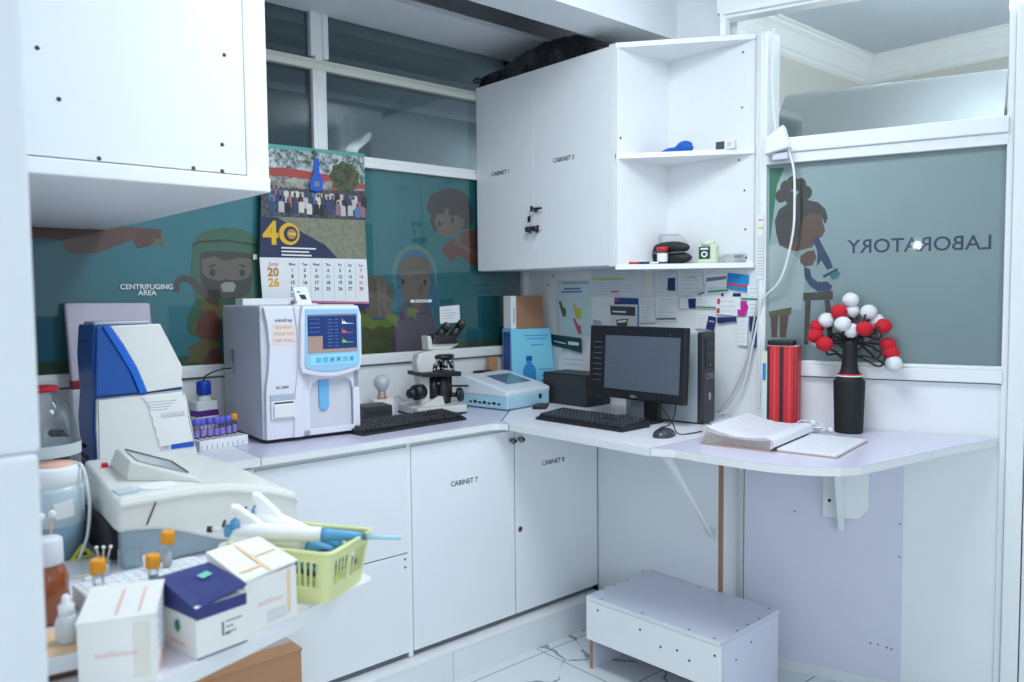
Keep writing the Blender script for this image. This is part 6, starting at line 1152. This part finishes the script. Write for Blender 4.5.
for (dx, z, c, dd), lab in zip(poms, plab):
    t = thing('pompom_flower', lab, 'artificial flower', vs_.location, R(-26), 'pompom flowers in the black vase')
    L_ = Matrix.Rotation(R(-26 - 30), 4, 'Z')
    L_ = Matrix.Rotation(R(-64), 4, 'Z')
    def VV(x, y, z_): return L_ @ Vector((x, y, z_))
    t.rotation_euler = (0, 0, 0)
    q = MB(); r_ = 0.0275 if dd < 0.02 else 0.0255
    q.ball(REDP if c == 'r' else WHP, VV(dx, dd, z), r_, n=22, jit=0.05, sz=(1.08, 1.0, 0.94)); q.make('pompom', t)
    q = MB(); x_ = max(-1, min(1, dx / 0.15)); 
    if z < 0.30: path = [VV(x_ * 0.018, 0.0, 0.30), VV(x_ * 0.035, 0, 0.315 - 0.07 * (z < .24)), VV(x_ * 0.085, dd * .3, z + 0.02 - 0.09 * (z < .24)), VV(dx * 0.92, dd, z - 0.012 - 0.02 * (z < 0.24)), VV(dx, dd, z)]
    else: path = [VV(x_ * 0.014, 0.0, 0.26), VV(x_ * 0.02, 0.0, 0.31), VV(dx * 0.45, dd * 0.4, 0.325 + (z - 0.33) * 0.35), VV(dx * 0.88, dd * 0.9, z - 0.045 * (z > 0.33)), VV(dx, dd, z)]
    q.tube(STM, path, 0.0042, n=7); q.make('stem', t)
sb_ = MB()
for k, (dx, z) in enumerate(((-0.082, 0.315), (-0.114, 0.342), (0.122, 0.311), (0.132, 0.283), (0.106, 0.378), (-0.077, 0.398), (0.059, 0.42))):
    s_ = 1 if dx > 0 else -1
    L_ = Matrix.Rotation(R(-64), 4, 'Z')
    sb_.tube(STM, [L_ @ Vector((s_ * 0.018, 0.0, 0.255 + 0.008 * k)), L_ @ Vector((dx * 0.5, -0.015, 0.27 + (z - 0.30) * 0.5)), L_ @ Vector((dx * 0.88, -0.02, z - 0.04)), L_ @ Vector((dx, -0.01, z))], 0.0034, n=6)
sb_.make('arched_stems', vs_)
# --- cables and plug box at the post
pg = thing('plug_box', 'white adaptor plug box hanging at the window post', 'adaptor', WM @ Vector((-0.005, -0.055, 1.955)), RW)
b = MB(); b.hexa(PAPER, [(-0.045, -0.03, 0.0), (0.045, -0.03, 0.02), (0.045, 0.03, 0.02), (-0.045, 0.03, 0.0)], [(-0.04, -0.03, 0.062), (0.022, -0.03, 0.105), (0.022, 0.03, 0.105), (-0.04, 0.03, 0.062)], bev=0.006); b.make('body', pg)
b = MB(); b.box(GREYP, -0.02, 0.035, -0.012, 0.02, -0.02, 0.006, bev=0.004); b.make('plug', pg)
WC = mat('white flex', (226, 230, 230), 0.4)
b = MB(); b.tube(WC, [(2.752, 1.628, 2.43), (2.748, 1.630, 2.30), (2.735, 1.618, 2.15), (2.735, 1.605, 2.04)], 0.0035); tag(b.make('cable'), 'white cable coming down the post to the adaptor plug box', 'cable')
b = MB(); b.tube(WC, [(2.735, 1.555, 1.975), (2.74, 1.535, 1.90), (2.735, 1.527, 1.80), (2.73, 1.53, 1.66), (2.73, 1.575, 1.50), (2.742, 1.655, 1.425), (2.752, 1.68, 1.36), (2.757, 1.705, 1.26), (2.757, 1.74, 1.11), (2.752, 1.80, 1.0), (2.748, 1.85, 0.962), (2.72, 1.93, 0.956), (2.70, 2.05, 0.956)], 0.0045); tag(b.make('cable'), 'long white cable sagging in front of the laboratory window down to the desk', 'cable')
b = MB(); b.tube(mat('grey flex', (186, 192, 196), 0.45), [(2.765, 1.665, 1.54), (2.758, 1.70, 1.36), (2.757, 1.73, 1.2), (2.755, 1.79, 1.06), (2.75, 1.86, 0.958)], 0.004); tag(b.make('cable'), 'grey cable running down the right edge of the notice wall', 'cable')
# --- things on the corner shelf
Z1 = 1.545 + 0.020; Z2 = 1.545 + 0.457
b = MB(); BCL = mat('blue cloth', (26, 92, 190), 0.7, var=0.15, scale=30)
b.ball(BCL, (2.66, 2.02, Z2 + 0.016), 0.03, sz=(1, 2.0, 0.55), jit=0.08, n=20); b.ball(BCL, (2.665, 1.965, Z2 + 0.026), 0.028, sz=(1, 1.4, 0.9), jit=0.08, n=20); b.ball(BCL, (2.64, 2.075, Z2 + 0.011), 0.018, sz=(1, 1.2, 0.6), jit=0.08)
tag(b.make('cloth'), 'crumpled blue cloth on the middle board of the corner shelf', 'cloth')
b = MB(); b.prism(mat('grey brown tape', (110, 104, 104), 0.5), ell(2.60, 2.095, 0.03, 0.04, 20), 'z', Z2, Z2 + 0.008, bev=0.002); tag(b.make('flat_disc'), 'flat grey disc left of the blue cloth on the corner shelf', 'disc')
sbx = thing('small_carton', 'tiny grey and white carton at the right of the middle shelf board', 'box', (2.69, 1.835, Z2), -PI / 2 + R(8))
b = MB(); b.box(PAPER, 0, 0.075, 0, 0.025, 0, 0.032, bev=0.001); b.make('body', sbx)
b = MB(); b.box(SLT, 0.0, 0.036, -0.0006, 0, 0.001, 0.031); b.text(RED, '25', 0.02, at(0.056, -0.0006, 0.016)); b.make('printed_marks', sbx)
pch = thing('glasses_pouch', 'black padded pouch in a clear bag on the lowest board of the corner shelf', 'pouch', (2.69, 2.045, Z1), -PI / 2); pch.scale = (1.25, 1.1, 1.25)
b = MB(); PO = mat('black nylon', (28, 30, 34), 0.5, var=0.15, bump=0.3, scale=30); b.ball(PO, (0.0, 0, 0.022), 0.03, sz=(2.6, 1.1, 0.75), n=24); b.ball(PO, (-0.005, 0.0, 0.055), 0.03, sz=(2.5, 1.0, 0.75), n=24); b.ball(PO, (-0.065, 0, 0.036), 0.028, sz=(0.8, 1, 1.2), n=20); b.make('body', pch)
b = MB(); b.tube(GREYINK, [(-0.07, -0.028, 0.04), (0.0, -0.034, 0.038), (0.07, -0.028, 0.04)], 0.0015); b.make('zip', pch)
b = MB(); b.hexa(glass('thin clear plastic', (250, 252, 253), 0.5), [(-0.07, 0.01, 0.07), (0.05, 0.01, 0.07), (0.05, 0.03, 0.07), (-0.07, 0.03, 0.07)], [(-0.06, 0.015, 0.105), (0.02, 0.015, 0.10), (0.02, 0.018, 0.10), (-0.06, 0.018, 0.105)], bev=0.004); b.make('clear_bag', pch)
cup = thing('sample_cup', 'clear sample cup with red lid in front of the black pouch', 'cup', (2.635, 2.05, Z1))
b = MB(); b.lathe(glass('cup plastic', (214, 212, 220), 2.0, 0.1, base=0.08), [(0.019, 0.0), (0.021, 0.052), (0.021, 0.056)], n=20); b.make('body', cup)
b = MB(); b.lathe(RED, [(0.0235, 0.054), (0.0235, 0.070), (0.021, 0.072)], n=22); b.make('lid', cup)
b = MB(); b.lathe(PAPER, [(0.0213, 0.012), (0.0216, 0.046)], n=20, cap=False); b.make('paper_label', cup)
cb2 = thing('plastic_bottle', 'cream plastic bottle with dark green label on the lowest shelf board', 'bottle', (2.695, 1.873, Z1), -PI / 2 + R(8))
b = MB(); b.prism(mat('cream plastic', (214, 224, 192), 0.4), rrect(-0.04, 0.04, -0.02, 0.02, 0.012), 'z', 0, 0.074, bev=0.006); b.make('body', cb2)
b = MB(); b.lathe(mat('cream cap', (220, 226, 200), 0.4), [(0.028, 0.072), (0.028, 0.086), (0.025, 0.088)], n=20); b.make('cap', cb2)
b = MB(); b.box(DGRN, -0.028, 0.020, -0.0214, -0.0195, 0.018, 0.066); b.prism(PAPER, ell(-0.004, 0.036, 0.014, 0.012, 16), 'y', -0.0222, -0.0214); b.box(PAPER, -0.02, 0.012, -0.0222, -0.0214, 0.054, 0.061); b.prism(DGRN, ell(-0.004, 0.036, 0.008, 0.006, 12), 'y', -0.0228, -0.0222); b.make('paper_label', cb2)
pen = thing('marker_pen', 'red and blue marker pen lying at the left end of the lowest shelf board', 'pen', (2.515, 2.125, Z1 + 0.006), R(-64))
b = MB(); b.cyl(RED, (0, 0, 0), (0.04, 0, 0), 0.006, 0.0055); b.make('cap', pen)
b = MB(); b.cyl(NAVY, (0.04, 0, 0), (0.085, 0, 0), 0.0055); b.cyl(PAPER, (0.085, 0, 0), (0.12, 0, 0), 0.005, 0.003); b.make('barrel', pen)
b = MB(); b.box(glass('thin clear plastic', (250, 252, 253), 0.5), 0, 0.10, 0, 0.03, 0, 0.035); b.box(LNK, 0.06, 0.0985, 0.001, 0.0015, 0.018, 0.030); tag(b.make('slide_box', None, (2.745, 1.845, Z1), -PI / 2), 'clear slide box at the right end of the lowest shelf board', 'box')
# --- black bag on the wall cabinet
tb = bmesh.new(); NX, NY = 36, 12; grid = []
def bag_h(v): # height above the cabinet along y
    ks = [(3.0, 0.055), (2.87, 0.075), (2.72, 0.105), (2.56, 0.13), (2.38, 0.105), (2.29, 0.07), (2.24, 0.045), (2.20, 0.02)]
    for (a, ha), (c, hc) in zip(ks, ks[1:]):
        if c <= v <= a: t = (a - v) / (a - c); return ha + (hc - ha) * t
    return 0.01
bagm = mat('black plastic bag', (34, 34, 38), 0.25, var=0.3, scale=26, bump=1.0)
for i in range(NX + 1):
    y = 3.0 - 0.80 * i / NX; row = []
    for j in range(NY + 1):
        a_ = PI * j / NY; h_ = bag_h(y) * (1 + 0.06 * math.sin(i * 0.9 + j) * math.sin(j * 1.1 + i * .4)); w_ = 0.045 + 0.012 * math.sin(i * 0.8)
        row.append(tb.verts.new((2.50 - w_ * math.cos(a_) + 0.006 * math.sin(i * 2.3 + j), y, 2.428 + h_ * math.sin(a_) ** 0.7)))
    grid.append(row)
for i in range(NX):
    for j in range(NY): tb.faces.new((grid[i][j], grid[i][j + 1], grid[i + 1][j + 1], grid[i + 1][j]))
tb.faces.new(grid[0]); tb.faces.new(grid[-1][::-1])
bmesh.ops.recalc_face_normals(tb, faces=tb.faces[:])
b = MB(); b.merge(tb, bagm, None, True); b.tube(bagm, [(2.46, 2.98, 2.45), (2.44, 2.99, 2.465), (2.43, 3.0, 2.45)], 0.012)
tag(b.make('plastic_bag'), 'crumpled black plastic bag lying on top of the double door wall cabinet', 'bag')

# ================================================================== LIGHT AND CAMERA
wd = bpy.data.worlds.new('world'); scene.world = wd; wd.use_nodes = True
bg = wd.node_tree.nodes['Background']; bg.inputs[0].default_value = (0.77, 0.885, 1.0, 1); bg.inputs[1].default_value = 0.76
def area(name, loc, target, size, power, col=(0.87, 0.95, 1.0), sy=None):
    li = bpy.data.lights.new(name, 'AREA'); li.energy = power; li.color = col; li.size = size
    if sy: li.shape = 'RECTANGLE'; li.size_y = sy
    o = bpy.data.objects.new(name, li); COL.objects.link(o); o.location = loc
    o.rotation_euler = (Vector(target) - Vector(loc)).to_track_quat('-Z', 'Y').to_euler(); return o
# ceiling luminaire of the room, a broad soft fill added behind the camera, the flash beside the camera
area('ceiling_lamp', (1.45, 1.35, 2.70), (1.6, 1.7, 0), 0.5, 35, sy=1.3)
area('added_back_fill', (-0.9, -2.6, 2.0), (2.0, 2.4, 1.2), 2.0, 30, sy=1.8)
area('flash_lamp', (-0.44, 0.216, 1.786), (2.6, 1.9, 1.3), 0.03, 0.8)
area('added_corridor_fill', (3.9, 4.1, 2.59), (3.6, 4.1, 0), 0.3, 9, sy=0.5)  # unseen fill added to brighten the corridor behind the glass
area('added_neighbour_fill', (3.5, 0.5, 1.3), (4.3, 2.0, 2.5), 0.6, 13)  # unseen fill added low behind the film to brighten the neighbouring room
area('added_pane_reflection_fill', (3.10, 0.85, 2.38), (3.10, 0.9, 3.0), 0.5, 16)  # added to light the stretch of ceiling that the open pane reflects
cam = bpy.data.cameras.new('camera'); co = bpy.data.objects.new('camera', cam); COL.objects.link(co); scene.camera = co
cam.sensor_width = 36; cam.lens = 802 / 1024 * 36; cam.clip_start = 0.02
cam.dof.use_dof = True; cam.dof.focus_distance = 2.9; cam.dof.aperture_fstop = 4.0
Xr, Yd, Zf = Vector((0.748729, -0.662811, -0.009249)), Vector((-0.045353, -0.037301, -0.998274)), Vector((0.661323, 0.747857, -0.057989))
Mx = Matrix((( Xr.x, -Yd.x, -Zf.x, 0), (Xr.y, -Yd.y, -Zf.y, 0), (Xr.z, -Yd.z, -Zf.z, 1.45), (0, 0, 0, 1)))
co.matrix_world = Mx
scene.cycles.transparent_max_bounces = 24; scene.cycles.caustics_reflective = False; scene.cycles.caustics_refractive = False
vs = scene.view_settings; vs.view_transform = 'Standard'; vs.look = 'None'; vs.gamma = 1; vs.use_curve_mapping = False; vs.exposure = 0.12
